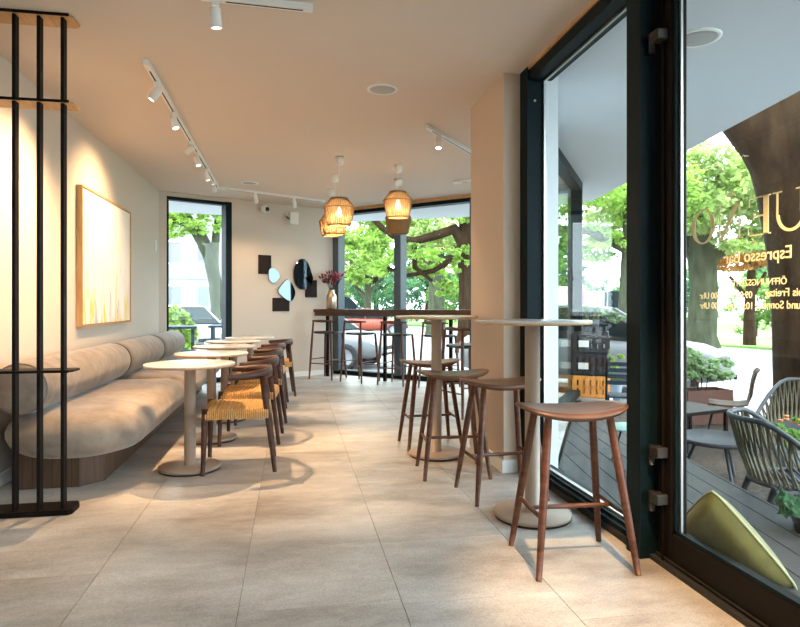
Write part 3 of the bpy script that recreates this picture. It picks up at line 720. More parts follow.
# ------------------------------------------------------------------ sofa
t = thing('sofa', 'long taupe velvet banquette with bolster back on a wooden plinth', 'sofa', (XL, 3.8, 0))
pl = MB().prism([(.15, .20), (.49, .20), (.60, .32), (.60, 4.5), (.15, 4.5)], .0, .215).build('plinth', M['plinth'], t)
for k in range(6):
    MB().box(.17+k*.055, .171+k*.055+.002, .1985, .2005, .005, .205).build('groove', M['rubber'], pl)
def cushion(y0, y1, r0, r1, name):
    """puffy cushion: plan rounded at the near end (r0) and far end (r1)"""
    x0, x1 = .05, .85; out = []
    def arc(cx, cy, r, a0, a1):
        for k in range(9):
            a = R(a0+(a1-a0)*k/8); out.append((cx+r*math.cos(a), cy+r*math.sin(a)))
    arc(x0+r0, y0+r0, r0, 180, 270); arc(x1-r0, y0+r0, r0, 270, 360)
    for k in range(1, 8): out.append((x1, y0+r0+(y1-r1-y0-r0)*k/8))
    arc(x1-r1, y1-r1, r1, 0, 90); arc(x0+r1, y1-r1, r1, 90, 180)
    for k in range(1, 8): out.append((x0, y1-r1+(y0+r0-y1+r1)*k/8))
    # layers: (inset, z)
    lay = [(.22, .198), (.13, .20)]+[(.13*(1-math.cos(R(a))), .33+.128*math.sin(R(a))) for a in (-78, -62, -45, -28, -10, 8, 25, 42, 58, 72)]+[(.12, .464), (.18, .474), (.26, .480)]
    cx, cy = (x0+x1)/2, (y0+y1)/2; b = MB(); vs = []; m = len(out)
    nrm = []
    for i in range(m):
        p, q = Vector(out[i-1]), Vector(out[(i+1) % m]); d = (q-p).normalized(); nrm.append(Vector((-d.y, d.x)))
    for ins, z in lay:
        for i in range(m):
            q = out[i]; sx = max(-1, min(1, (cx-q[0])/.36)); sy = max(-1, min(1, (cy-q[1])/.36)); p = Vector((q[0]+sx*ins, q[1]+sy*ins))
            zz = z+.004*math.sin(p.y*9+p.x*5)*(1 if z > .3 else 0)
            vs.append((p.x, p.y, zz))
    fs = [(r*m+i, r*m+(i+1) % m, r*m+m+(i+1) % m, r*m+m+i) for r in range(len(lay)-1) for i in range(m)]
    fs += [tuple(range(m-1, -1, -1)), tuple(range((len(lay)-1)*m, len(lay)*m))]
    b.add(vs, fs, True); o = b.build(name, M['velvet'], t)
    pts = [(Vector(out[i])+nrm[i]*.006).to_tuple() for i in range(m)]
    MB().sweep([(p[0], p[1], .345+.004*math.sin(p[1]*9+p[0]*5)) for p in pts], .0035, n=5, closed=True).build('piping', M['piping'], o)
cushion(-.02, 1.95, .34, .07, 'seat_cushion'); cushion(1.955, 3.62, .07, .07, 'seat_cushion'); cushion(3.625, 4.74, .07, .20, 'seat_cushion')
def bolster(y0, y1):
    pr = [(.0, 0), (.115, 0), (.138, .008), (.152, .03), (.158, .09)]; L = y1-y0
    prof = pr+[(.157, L/2)]+[(r, L-z) for r, z in pr[::-1]]
    o = MB().lathe(prof, 32).xf(Matrix.Translation((.205, y0, .622)) @ Matrix.Rotation(R(-90), 4, 'X')).build('back_bolster', M['velvet'], t)
    for yy in (y0+.02, y1-.02):
        MB().sweep([(.205+.1495*math.cos(2*math.pi*k/32), yy, .622+.1495*math.sin(2*math.pi*k/32)) for k in range(32)], .0045, n=5, closed=True, up=(0, 1, 0)).build('piping', M['piping'], o)
bolster(.06, 1.95); bolster(1.955, 3.40); bolster(3.405, 4.74)

# ------------------------------------------------------------------ cafe tables
def make_table(name, label, group, h, r, rb, rc):
    t = thing(name, label, 'table', group=group)
    MB().lathe([(rb*.97, .0), (rb*.97, .012)], 40).build('base_pad', M['rubber'], t)
    MB().lathe([(rb-.002, .012), (rb, .016), (rb, .026), (rb-.006, .03), (.0, .031)], 48).build('base', M['taupe'], t)
    MB().sweep([(0, 0, .029), (0, 0, h-.028)], rc, n=28).build('column', M['taupe'], t)
    MB().lathe([(rc*2, h-.030), (rc*2, h-.0215)], 24).build('mounting_plate', M['taupe'], t)
    MB().lathe([(r-.03, h-.022), (r-.006, h-.020), (r, h-.014), (r, h-.008)], 56).build('rim', M['tabledge'], t)
    MB().lathe([(r, h-.008), (r, h-.003), (r-.004, h), (0, h)], 56).build('top', M['stone'], t)
    return t
g = 'round cafe tables along the sofa'
tb = make_table('cafe_table', 'round pale cafe table nearest the viewer beside the sofa', g, .72, .297, .205, .038)
tb.location = (-.69, 4.31, 0)
for x, y, lab in ((-.665, 5.22, 'second round cafe table from the viewer along the sofa'), (-.655, 6.10, 'middle one of the five round cafe tables'),
                  (-.65, 6.95, 'fourth round cafe table along the sofa toward the window'), (-.52, 7.68, 'farthest round cafe table before the mirror wall')):
    dup(tb, (x, y, 0), 0, lab, g)
g = 'tall round bar tables'
bt = make_table('bar_table', 'tall round bar table nearest the glass door', g, 1.035, .303, .203, .039)
bt.location = (1.245, 3.03, 0)
dup(bt, (1.05, 4.39, 0), 0, 'tall round bar table farther back, left of the column', g)

# ------------------------------------------------------------------ dining chairs (facing -x in local space)
def make_chair():
    t = thing('dining_chair', '', 'chair', group='walnut chairs with woven cord seats')
    def leg(x0, y0, x1, y1, z1, r0=.0125, r1=.019):
        n = 5; pts = [(x0+(x1-x0)*k/n, y0+(y1-y0)*k/n, z1*k/n) for k in range(n+1)]
        MB().sweep(pts, [r0+(r1-r0)*min(1, k/n*1.3) for k in range(n+1)], n=12).build('leg', M['darkwalnut'], t)
    for s in (-1, 1):
        leg(-.225, .225*s, -.212, .222*s, .435, .014, .021)
        leg(.235, .215*s, .155, .205*s, .645, .014, .0225)
    for y in (-.222, .222): MB().sweep([(-.20, y, .392), (.19, y, .382)], .014, .02, n=8).build('side_rail', M['darkwalnut'], t)
    for x in (-.205, .185): MB().sweep([(x, -.215, .387), (x, .215, .387)], .014, .02, n=8, up=(0, 0, 1)).build('cross_rail', M['darkwalnut'], t)
    seat = MB(); nx = 26
    seat.box(-.215, .195, -.205, .205, .405, .443)
    so = seat.build('seat', M['cord'], t); so.location.z = -.025
    cords = MB(); n = 30                                                   # strands wrapped over the side rails
    for k in range(n):
        x = -.213+.406*(k+.5)/n; pts = [(x, -.236, .39), (x, -.240, .42), (x, -.23, .443), (x, -.20, .449), (x, -.1, .446), (x, 0, .444), (x, .1, .446), (x, .20, .449), (x, .23, .443), (x, .240, .42), (x, .236, .39)]
        cords.sweep(pts, .0062, n=5, up=(1, 0, 0))
    cords.build('woven_strands', M['cord'], so)
    wr = MB(); m = 26
    for k in range(m):
        y = -.205+.41*(k+.5)/m
        for sx in ((-.222, -.215, -.19), (.202, .196, .17)):
            wr.sweep([(sx[0], y, .39), (sx[0], y, .425), (sx[1], y, .446), (sx[2], y, .4535)], .0065, n=5, up=(0, 1, 0))
        for x in range(6):
            xx = -.18+.062*x+(.031 if k % 2 else 0)
            wr.sweep([(xx-.014, y, .448), (xx, y, .4545), (xx+.014, y, .448)], .006, n=5, up=(0, 1, 0))
    wr.build('cross_strands', M['cord'], so)
    # short curved back rail with stub arms
    pts = []; ra = []; rb = []
    for k in range(25):
        a = R(-84+168*k/24); w = abs(k-12)/12
        pts.append((-.03+.235*math.cos(a)-.06*w**3, .268*math.sin(a), .655-.012*w))
        ra.append(.017+.012*w**2); rb.append(.040-.020*w**1.3)
    MB().sweep(pts, ra, rb, n=12).build('back_rail', M['darkwalnut'], t)
    return t
ch = make_chair(); g = 'walnut chairs with woven cord seats'
for i, (x, y, a, lab) in enumerate(((-.362, 4.345, 2, 'walnut chair with orange cord seat nearest the viewer'), (-.335, 5.16, -3, 'walnut cord-seat chair, second in the row'),
        (-.31, 6.02, 3, 'walnut cord-seat chair, middle of the row'), (-.30, 6.86, -2, 'walnut cord-seat chair, fourth in the row'), (-.22, 7.70, 4, 'walnut cord-seat chair farthest back by the mirror wall'))):
    if i == 0: ch.location = (x, y, 0); ch.rotation_euler.z = R(a); ch['label'] = lab
    else: dup(ch, (x, y, 0), R(a), lab, g)

# ------------------------------------------------------------------ saddle stools
def make_stool():
    t = thing('bar_stool', '', 'stool', group='walnut saddle bar stools'); zs = .655
    def outl(w):
        c, s = math.cos(w), math.sin(w); e = .72
        x = .245*math.copysign(abs(c)**e, c); y = .155*math.copysign(abs(s)**.85, s)
        return x, y+.02*(1-(x/.245)**2)-.0
    MB().slab(outl, lambda x, y: zs+.034*(abs(x)/.245)**2.2+.006*(y/.155)**2, lambda x, y: zs-.030+.048*(abs(x)/.245)**2.2, 7, 56, .10).build('seat', M['walnuts'], t)
    tops = {}; 
    for sx in (-1, 1):
        for sy in (-1, 1):
            a = Vector((.213*sx, .183*sy, 0)); b = Vector((.135*sx, .085*sy, zs-.008))
            pts = [a.lerp(b, k/6) for k in range(7)]; tops[sx, sy] = (a, b)
            MB().sweep(pts, [.0125, .0145, .0165, .0175, .018, .0175, .016], n=12).build('leg', M['walnut'], t)
    def at(sx, sy, z): a, b = tops[sx, sy]; return a.lerp(b, z/b.z)
    for sx in (-1, 1):
        p, q = at(sx, -1, .235), at(sx, 1, .235); MB().sweep([p, p.lerp(q, .5), q], [.0085, .011, .0085], n=10).build('stretcher', M['walnut'], t)
    p = at(-1, -1, .235).lerp(at(-1, 1, .235), .5); q = at(1, -1, .235).lerp(at(1, 1, .235), .5)
    MB().sweep([p, p.lerp(q, .5), q], [.0085, .011, .0085], n=10).build('stretcher', M['walnut'], t)
    return t
st = make_stool(); g = 'walnut saddle bar stools'
for i, (x, y, a, lab) in enumerate(((1.200, 2.485, -3, 'walnut saddle stool nearest the viewer by the glass door'), (1.205, 3.42, 3, 'walnut saddle stool beyond the nearer bar table'),
        (1.045, 3.915, -4, 'walnut saddle stool in front of the farther bar table'), (1.075, 4.72, 2, 'walnut saddle stool behind the farther bar table'))):
    if i == 0: st.location = (x, y, 0); st.rotation_euler.z = R(a); st['label'] = lab
    else: dup(st, (x, y, 0), R(a), lab, g)

# ------------------------------------------------------------------ window counter and its stools
cn = thing('window_counter', 'dark wooden bar counter along the far window', 'counter', (C1[0], C1[1], 0), math.atan2(C2[1]-C1[1], C2[0]-C1[0]))
MB().prism([(-.10, -.43), (3.45, -.43), (3.45, -.085), (.14, -.085), (.13, -.16)], 1.005, 1.05).build('top', M['counter'], cn)
MB().box(-.09, 3.45, -.415, -.385, .945, 1.005).build('apron', M['counter'], cn)
for x in (.15, 1.25, 2.35, 3.3): MB().box(x-.02, x+.02, -.40, -.36, .0, .946).build('leg', M['blacksteel'], cn)
MB().box(.12, 3.2, -.25, -.20, .95, 1.0).build('beam', M['blacksteel'], cn)

def make_counter_stool():
    t = thing('counter_stool', '', 'stool', group='slender counter stools with curved back rails')
    zs = .70                                                       # faces +y, back rail at -y
    tops = {}
    for sx in (-1, 1):
        a, b = Vector((.205*sx, -.20, 0)), Vector((.155*sx, -.165, .865)); tops[sx, -1] = (a, b)
        MB().sweep([a.lerp(b, k/5) for k in range(6)], [.012, .0155, .0175, .018, .016, .013], n=10).build('leg', M['walnut'], t)
        a, b = Vector((.20*sx, .20, 0)), Vector((.155*sx, .155, zs)); tops[sx, 1] = (a, b)
        MB().sweep([a.lerp(b, k/5) for k in range(6)], [.012, .0155, .0175, .018, .018, .017], n=10).build('leg', M['walnut'], t)
    def at(k, z): a, b = tops[k]; return a.lerp(b, z/b.z)
    for p, q, z in (((-1, -1), (1, -1), .24), ((-1, 1), (1, 1), .24), ((-1, -1), (-1, 1), .30), ((1, -1), (1, 1), .30)):
        MB().sweep([at(p, z), at(q, z)], .0085, n=8).build('stretcher', M['walnut'], t)
    ol = lambda w: (.195*math.copysign(abs(math.cos(w))**.6, math.cos(w)), .185*math.copysign(abs(math.sin(w))**.6, math.sin(w)))
    MB().slab(ol, lambda x, y: zs+.022-.010*(1-(x/.2)**2), lambda x, y: zs-.018, 5, 40, .12).build('seat', M['blackseat'], t)
    pts = [(.225*math.sin(R(-62+124*k/14))*1.05, -.045-.135*math.cos(R(-62+124*k/14))*1.0, .875) for k in range(15)]
    MB().sweep(pts, [.010+.006*(1-abs(k-7)/7) for k in range(15)], [.010+.012*(1-abs(k-7)/7) for k in range(15)], n=10).build('back_rail', M['walnut'], t)
    return t
cs = make_counter_stool(); g = 'slender counter stools with curved back rails'
rzF = math.atan2(-nF.y, -nF.x)-R(90)
inward = -nF
for i, (bx_, by_, a, lab) in enumerate(((.40, 9.12, 6, 'slim counter stool at the left end under the vase'), (.84, 8.68, -4, 'slim counter stool, second from the mirror wall'),
        (1.32, 8.27, 5, 'slim counter stool, third from the mirror wall'), (1.83, 7.86, -3, 'slim counter stool seen behind the farther bar table'))):
    p = (bx_+inward.x*.18, by_+inward.y*.18, 0)
    if i == 0: cs.location = p; cs.rotation_euler.z = rzF+R(a); cs['label'] = lab
    else: dup(cs, p, rzF+R(a), lab, g)
dup(cs, (1.74, 5.95, 0), R(-70), 'dark counter stool half hidden behind the beige column', g)

# vase with dried flowers
t = thing('flower_vase', 'brass vase with dark red dried flowers on the counter', 'vase', (.595, 9.565, 1.05)); t.scale = (1.15,)*3
MB().lathe([(.0, .0), (.062, 0), (.07, .01), (.072, .15), (.066, .19), (.045, .215), (.04, .25), (.046, .262), (.041, .262), (.036, .248)], 28).build('body', M['brass'], t)
for k in range(16):
    a = 2*math.pi*k/16+random.uniform(-.2, .2); sp = random.uniform(.25, 1); L = random.uniform(.14, .24)
    tip = Vector((math.cos(a)*.17*sp, math.sin(a)*.13*sp, .25+L))
    nd = tip.x*.463-tip.y*.886
    if nd < -.03: tip += Vector((.463, -.886, 0))*(-.03-nd)
    MB().sweep([(0, 0, .2), (tip.x*.35, tip.y*.35, .25+L*.45), tip], .0025, n=5).build('stem', M['greystem'], t)
    mm = (M['redpet'], M['redleaf'], M['greystem'])[k % 3]
    d = (tip-Vector((0, 0, .27))).normalized(); b = MB()
    for j in range(7):
        q = tip-d*(.10-.018*j); sd = Vector((math.cos(j*2.4), math.sin(j*2.4), .5)).normalized()
        w = sd*.055; n_ = d.cross(sd).normalized()*.016
        b.add([q, q+w*.5+n_+d*.01, q+w+d*.035, q+w*.5-n_+d*.01], [(0, 1, 2), (0, 2, 3)])
    b.build('blossom', mm, t)

# ------------------------------------------------------------------ trees
DENS = 2.2
def leaves(blobs, size, seed):
    """blobs: (cx,cy,cz,rx,ry,rz,count) -> (n,4,3) quads"""
    r = np.random.default_rng(seed); out = []
    for cx, cy_, cz, rx, ry, rz, n in blobs:
        n = int(n*DENS); k = max(6, n//34)
        d0 = r.normal(size=(k, 3)); d0 /= np.linalg.norm(d0, axis=1)[:, None]
        cc = d0*(r.random((k, 1))**.4)*np.array([rx, ry, rz])*.92
        w = r.integers(0, k, n); d = r.normal(size=(n, 3)); d /= np.linalg.norm(d, axis=1)[:, None]
        p = cc[w]+d*(r.random((n, 1))**.5)*np.array([rx, ry, rz*.7])*.24+np.array([cx, cy_, cz])
        nn = d*.4+r.normal(size=(n, 3))*.6+np.array([0, 0, .7]); nn /= np.linalg.norm(nn, axis=1)[:, None]
        t = np.cross(nn, r.normal(size=(n, 3))); t /= np.linalg.norm(t, axis=1)[:, None]; b = np.cross(nn, t)
        s = size*.72*(.6+.8*r.random((n, 1)))
        out.append(np.stack([p-t*s, p-b*s*.55, p+t*s, p+b*s*.55], 1))
    return np.concatenate(out)
def tree(name, label, loc, trunk, limbs, blobs, size, bark, leafm, seed, group=None):
    t = thing(name, label, 'tree', loc, group=group)
    MB().sweep([p[:3] for p in trunk], [p[3] for p in trunk], n=14, up=(0, 1, 0)).build('trunk', bark, t)
    for l in limbs: MB().sweep([p[:3] for p in l], [p[3] for p in l], n=9, up=(0, 1, 0)).build('limb', bark, t)
    if blobs:
        o = bpy.data.objects.new('crown', quadmesh('crown', leaves(blobs, size, seed).astype(np.float32), leafm)); C.objects.link(o); o.parent = t; o['kind'] = 'stuff'
    return t
# big trunk close to the terrace (right)
tree('street_tree', 'massive brown tree trunk rising beside the terrace chairs', (6.10, 5.95, GRD),
     [(.1, 0, 0, .80), (.08, 0, .4, .68), (.05, .02, 1.4, .66), (.03, .05, 2.2, .69), (.02, .1, 2.9, .76), (.0, .15, 3.5, .86), (.05, .2, 4.6, .8), (.3, .3, 6.5, .5)],
     [[(-.2, .1, 2.6, .40), (-.6, .2, 3.4, .40), (-1.1, .5, 4.2, .34), (-2.0, 1.2, 5.4, .2)], [(.2, .0, 2.9, .3), (1.2, -.8, 4.2, .2), (2.6, -1.6, 5.2, .1)]],
     [(-2.2, 2.0, 5.6, 2.2, 2.0, 1.4, 2500), (1.0, 0, 6.8, 3, 3, 1.5, 2500)], .16, M['bark'], M['leafB'], 1)
# copper and green tree across the road
tree('street_tree', 'grey trunk tree with bright leaves across the road', (13.0, 17.6, GRD),
     [(0, 0, 0, .62), (0, 0, .5, .46), (.1, 0, 2.0, .42), (.0, 0, 3.2, .45), (-.3, .1, 5.0, .3)],
     [[(.0, 0, 2.8, .22), (1.2, -.6, 3.6, .15), (2.8, -1.2, 3.9, .08)], [(0, 0, 3.0, .22), (-1.4, .6, 4.0, .14), (-2.6, 1.0, 4.6, .08)]],
     [(-.8, -1.0, 5.0, 2.4, 1.8, 1.5, 2600), (1.6, -1.4, 4.9, 2.0, 1.6, 1.3, 2200), (-2.4, 0, 4.4, 1.6, 1.4, 1.2, 1500), (3.2, -.8, 4.2, 1.6, 1.4, 1.2, 1300), (.6, -1.5, 3.4, 1.4, .8, .5, 500)], .15, M['barkgrey'], M['leafC'], 2)
tree('street_tree', 'copper leaved tree behind the lettered door glass', (15.6, 18.6, GRD),
     [(0, 0, 0, .22), (.0, 0, 1.2, .18), (.1, 0, 3.0, .12)], [[(0, 0, 1.6, .10), (-1.0, -.3, 2.4, .05)], [(0, 0, 1.6, .10), (.9, .3, 2.6, .05)]],
     [(-.9, -.6, 3.0, 1.3, 1.0, .55, 800), (.6, 0, 3.3, 1.3, 1.0, .6, 800)], .12, M['bark'], M['leafO'], 3)
# tree with the long dark limb in the bar window
tree('street_tree', 'dark trunk tree with a long arching limb in the bar window', (5.15, 17.9, GRD),
     [(0, 0, 0, .30), (0, 0, .6, .21), (.02, 0, 2.0, .18), (.0, 0, 3.4, .24), (.25, 0, 5, .24)],
     [[(0, 0, 3.3, .22), (-.35, -.1, 3.75, .18), (-.9, -.1, 3.55, .14), (-1.6, -.2, 3.35, .12), (-2.1, -.2, 3.42, .11), (-2.6, -.2, 3.75, .095), (-2.9, -.2, 4.1, .085), (-3.1, -.1, 4.5, .07)],
      [(-.1, 0, 3.0, .11), (-.9, .3, 2.5, .08), (-1.7, .5, 2.35, .06), (-2.3, .5, 2.6, .05)], [(-1.6, -.2, 3.3, .09), (-1.5, .2, 2.6, .08), (-.9, .5, 2.2, .05)]],
     [(-2.2, .4, 4.6, 1.9, 1.2, .9, 2400), (.2, .5, 4.9, 1.6, 1.2, .9, 1500), (-1.0, .8, 2.6, .8, .7, .45, 420), (-2.7, .6, 2.8, .8, .8, .6, 500), (-.4, .9, 2.1, .55, .5, .35, 220), (-1.5, -.5, 3.05, 1.2, .3, .35, 260), (-.2, -.5, 2.9, .5, .3, .6, 200), (.1, -.5, 4.2, .7, .3, .5, 350)], .10, M['bark'], M['leafA'], 4)
tree('park_tree', 'pale barked park tree seen below the right pendant lamps', (6.9, 29.0, GRD),
     [(0, 0, 0, .55), (0, 0, 1, .42), (.1, 0, 4, .34), (.2, 0, 6, .2)], [[(.1, 0, 3.0, .2), (-1.6, .2, 4.5, .1)], [(.1, 0, 3.2, .2), (1.7, .2, 4.8, .1)]],
     [(-.6, -.3, 4.9, 1.3, 1.6, 1.3, 1200), (2.0, 0, 4.8, 2.2, 2, 1.4, 1500)], .16, M['barkgrey'], M['leafC'], 5)
tree('park_tree', 'slim park tree left of the bar window mullion', (4.1, 33.6, GRD),
     [(0, 0, 0, .26), (0, 0, 1.5, .2), (.05, 0, 4, .15)], [[(0, 0, 1.8, .12), (-1.4, .2, 3.2, .07), (-2.2, 0, 4.6, .04)], [(0, 0, 2, .12), (1.2, 0, 3.4, .06)]],
     [(-1.4, -.6, 4.6, 2.0, 1.6, 1.2, 1700), (.4, .4, 5.0, 1.2, 1.2, 1.4, 1200), (-.6, -.8, 3.1, 1.1, .9, .6, 450)], .15, M['barkgrey'], M['leafA'], 6)
# leaning tree in the far-left window
tree('street_tree', 'leaning grey tree trunk in the far left window', (-2.5, 21.8, GRD),
     [(0, 0, 0, .30), (-.05, 0, .8, .24), (-.15, 0, 2.2, .22), (-.35, 0, 3.2, .24), (-.7, 0, 3.9, .22), (-1.3, 0, 4.7, .16), (-1.9, 0, 5.2, .12)],
     [[(-.2, 0, 2.7, .16), (-.12, 0, 4.0, .13), (.2, 0, 6, .10)], [(-1.0, 0, 4.2, .10), (-1.7, -.1, 4.35, .06), (-2.4, -.1, 4.9, .04)]],
     [(-1.5, -.3, 4.5, .8, .5, .55, 520), (-.5, -.4, 4.65, .8, .5, .42, 480), (-1.75, -.2, 3.95, .42, .4, .28, 170), (.2, -.3, 4.3, .45, .4, .6, 260), (-1, 0, 5.2, 1.4, 1, .5, 600), (-1.3, -.5, 4.2, .9, .4, .5, 380), (-.4, -.6, 4.15, .7, .4, .35, 280)], .085, M['barkgrey'], M['leafA'], 7)
tree('street_tree', 'leafy tree filling the fixed side window', (9.2, 15.6, GRD),
     [(0, 0, 0, .3), (0, 0, 1.5, .22), (.1, 0, 3.5, .2), (.1, 0, 5, .15)], [[(0, 0, 3, .15), (-1.2, 0, 3.5, .11), (-2.4, .2, 3.6, .08)], [(0, 0, 3.1, .14), (1.5, 0, 4, .08)]],
     [(-1.4, 0, 4.7, 1.7, 1.4, .9, 1800), (.8, 0, 4.5, 1.7, 1.4, 1.0, 1600), (-.6, .2, 3.2, 1.1, .8, .6, 700)], .11, M['barkgrey'], M['leafA'], 8)
# park trees in the background: three kinds repeated
protos = []
for k, (lm, bk) in enumerate(((M['leafB'], M['bark']), (M['leafC'], M['barkgrey']), (M['leafD'], M['bark']))):
    bl = []
    r = np.random.default_rng(40+k)
    for j in range(9):
        a = 2*math.pi*j/9; bl.append((2.2*math.cos(a)*r.uniform(.6, 1), 2.2*math.sin(a)*r.uniform(.6, 1), r.uniform(2.0, 6.6), r.uniform(1.4, 2), r.uniform(1.4, 2), r.uniform(.9, 1.4), 460))
    bl.append((0, 0, 7.2, 1.9, 1.9, 1.4, 700))
    protos.append((bl, lm, bk))
kinds = ['deep green', 'pale green', 'blue green']; first = [None]*3
nth = ['first', 'second', 'third', 'fourth', 'fifth', 'sixth', 'seventh']
rows = (('nearer', ((2, 46, 1), (10, 44.5, 2), (17.8, 42, 0), (25, 37.5, 1), (30.5, 31, 2), (33.5, 23, 0), (35.5, 14.8, 1))),
        ('farther', ((7.5, 55, 0), (15.5, 53.5, 1), (22.5, 50, 2), (30, 45.5, 0), (36.5, 39, 1), (41, 31, 2), (43.5, 22, 0))))
for row, spots in rows:
    for i, (x, y, k) in enumerate(spots):
        sc = random.uniform(.92, 1.05); lab = '%s park tree, %s from the left in the %s background row' % (kinds[k], nth[i], row); g = 'park trees in the background rows'
        if first[k] is None:
            bl, lm, bk = protos[k]
            first[k] = tree('park_tree', lab, (x, y, GRD), [(0, 0, 0, .35), (0, 0, 1.2, .26), (.1, 0, 4, .2), (.1, 0, 6.5, .1)],
                            [[(0, 0, 2.2, .14), (-1.3, .4, 4, .07)], [(0, 0, 2.6, .14), (1.3, -.3, 4.4, .07)]], bl, .21, bk, lm, 60+k, g)
        else: dup(first[k], (x, y, GRD), random.uniform(0, 6.2), lab, g, sc)
# low hedges
def hedge(label, x, y, rz, L, hh, lm, seed, group='hedges along the park edge'):
    t = thing('hedge', label, 'hedge', (x, y, GRD), rz, group)
    bl = [(-L/2+L*(j+.5)/6, 0, hh*.52, L/7, .6, hh*(.42+.14*((j*7+seed) % 5)/4), 700) for j in range(6)]
    o = bpy.data.objects.new('foliage', quadmesh('foliage', leaves(bl, .13, seed).astype(np.float32), lm)); C.objects.link(o); o.parent = t; o['kind'] = 'stuff'
    st_ = MB()
    for j in range(5): MB().sweep([(-L/2+L*(j+.5)/5, 0, 0), (-L/2+L*(j+.5)/5, .05, hh*.7)], .03, n=6).build('stem', M['bark'], t)
hedge('long dark hedge below the pale park trees, left of the mullion', 4.2, 39.5, -.2, 8, 3.6, M['leafD'], 81)
hedge('long green hedge between the slim trunks, right of the mullion', 11.6, 35.5, -.7, 7.5, 3.4, M['leafB'], 82)
hedge('green hedge across the lawn seen through the fixed side window', 17.4, 28.2, -1.0, 7, 3.0, M['leafD'], 83)
hedge('low hedge across the lawn seen through the door', 21.8, 20.8, -1.0, 8, 2.9, M['leafB'], 84)
hedge('bright shrub row at the left edge of the far left window', -3.25, 15.8, .3, 1.5, 1.4, M['leafA'], 85)

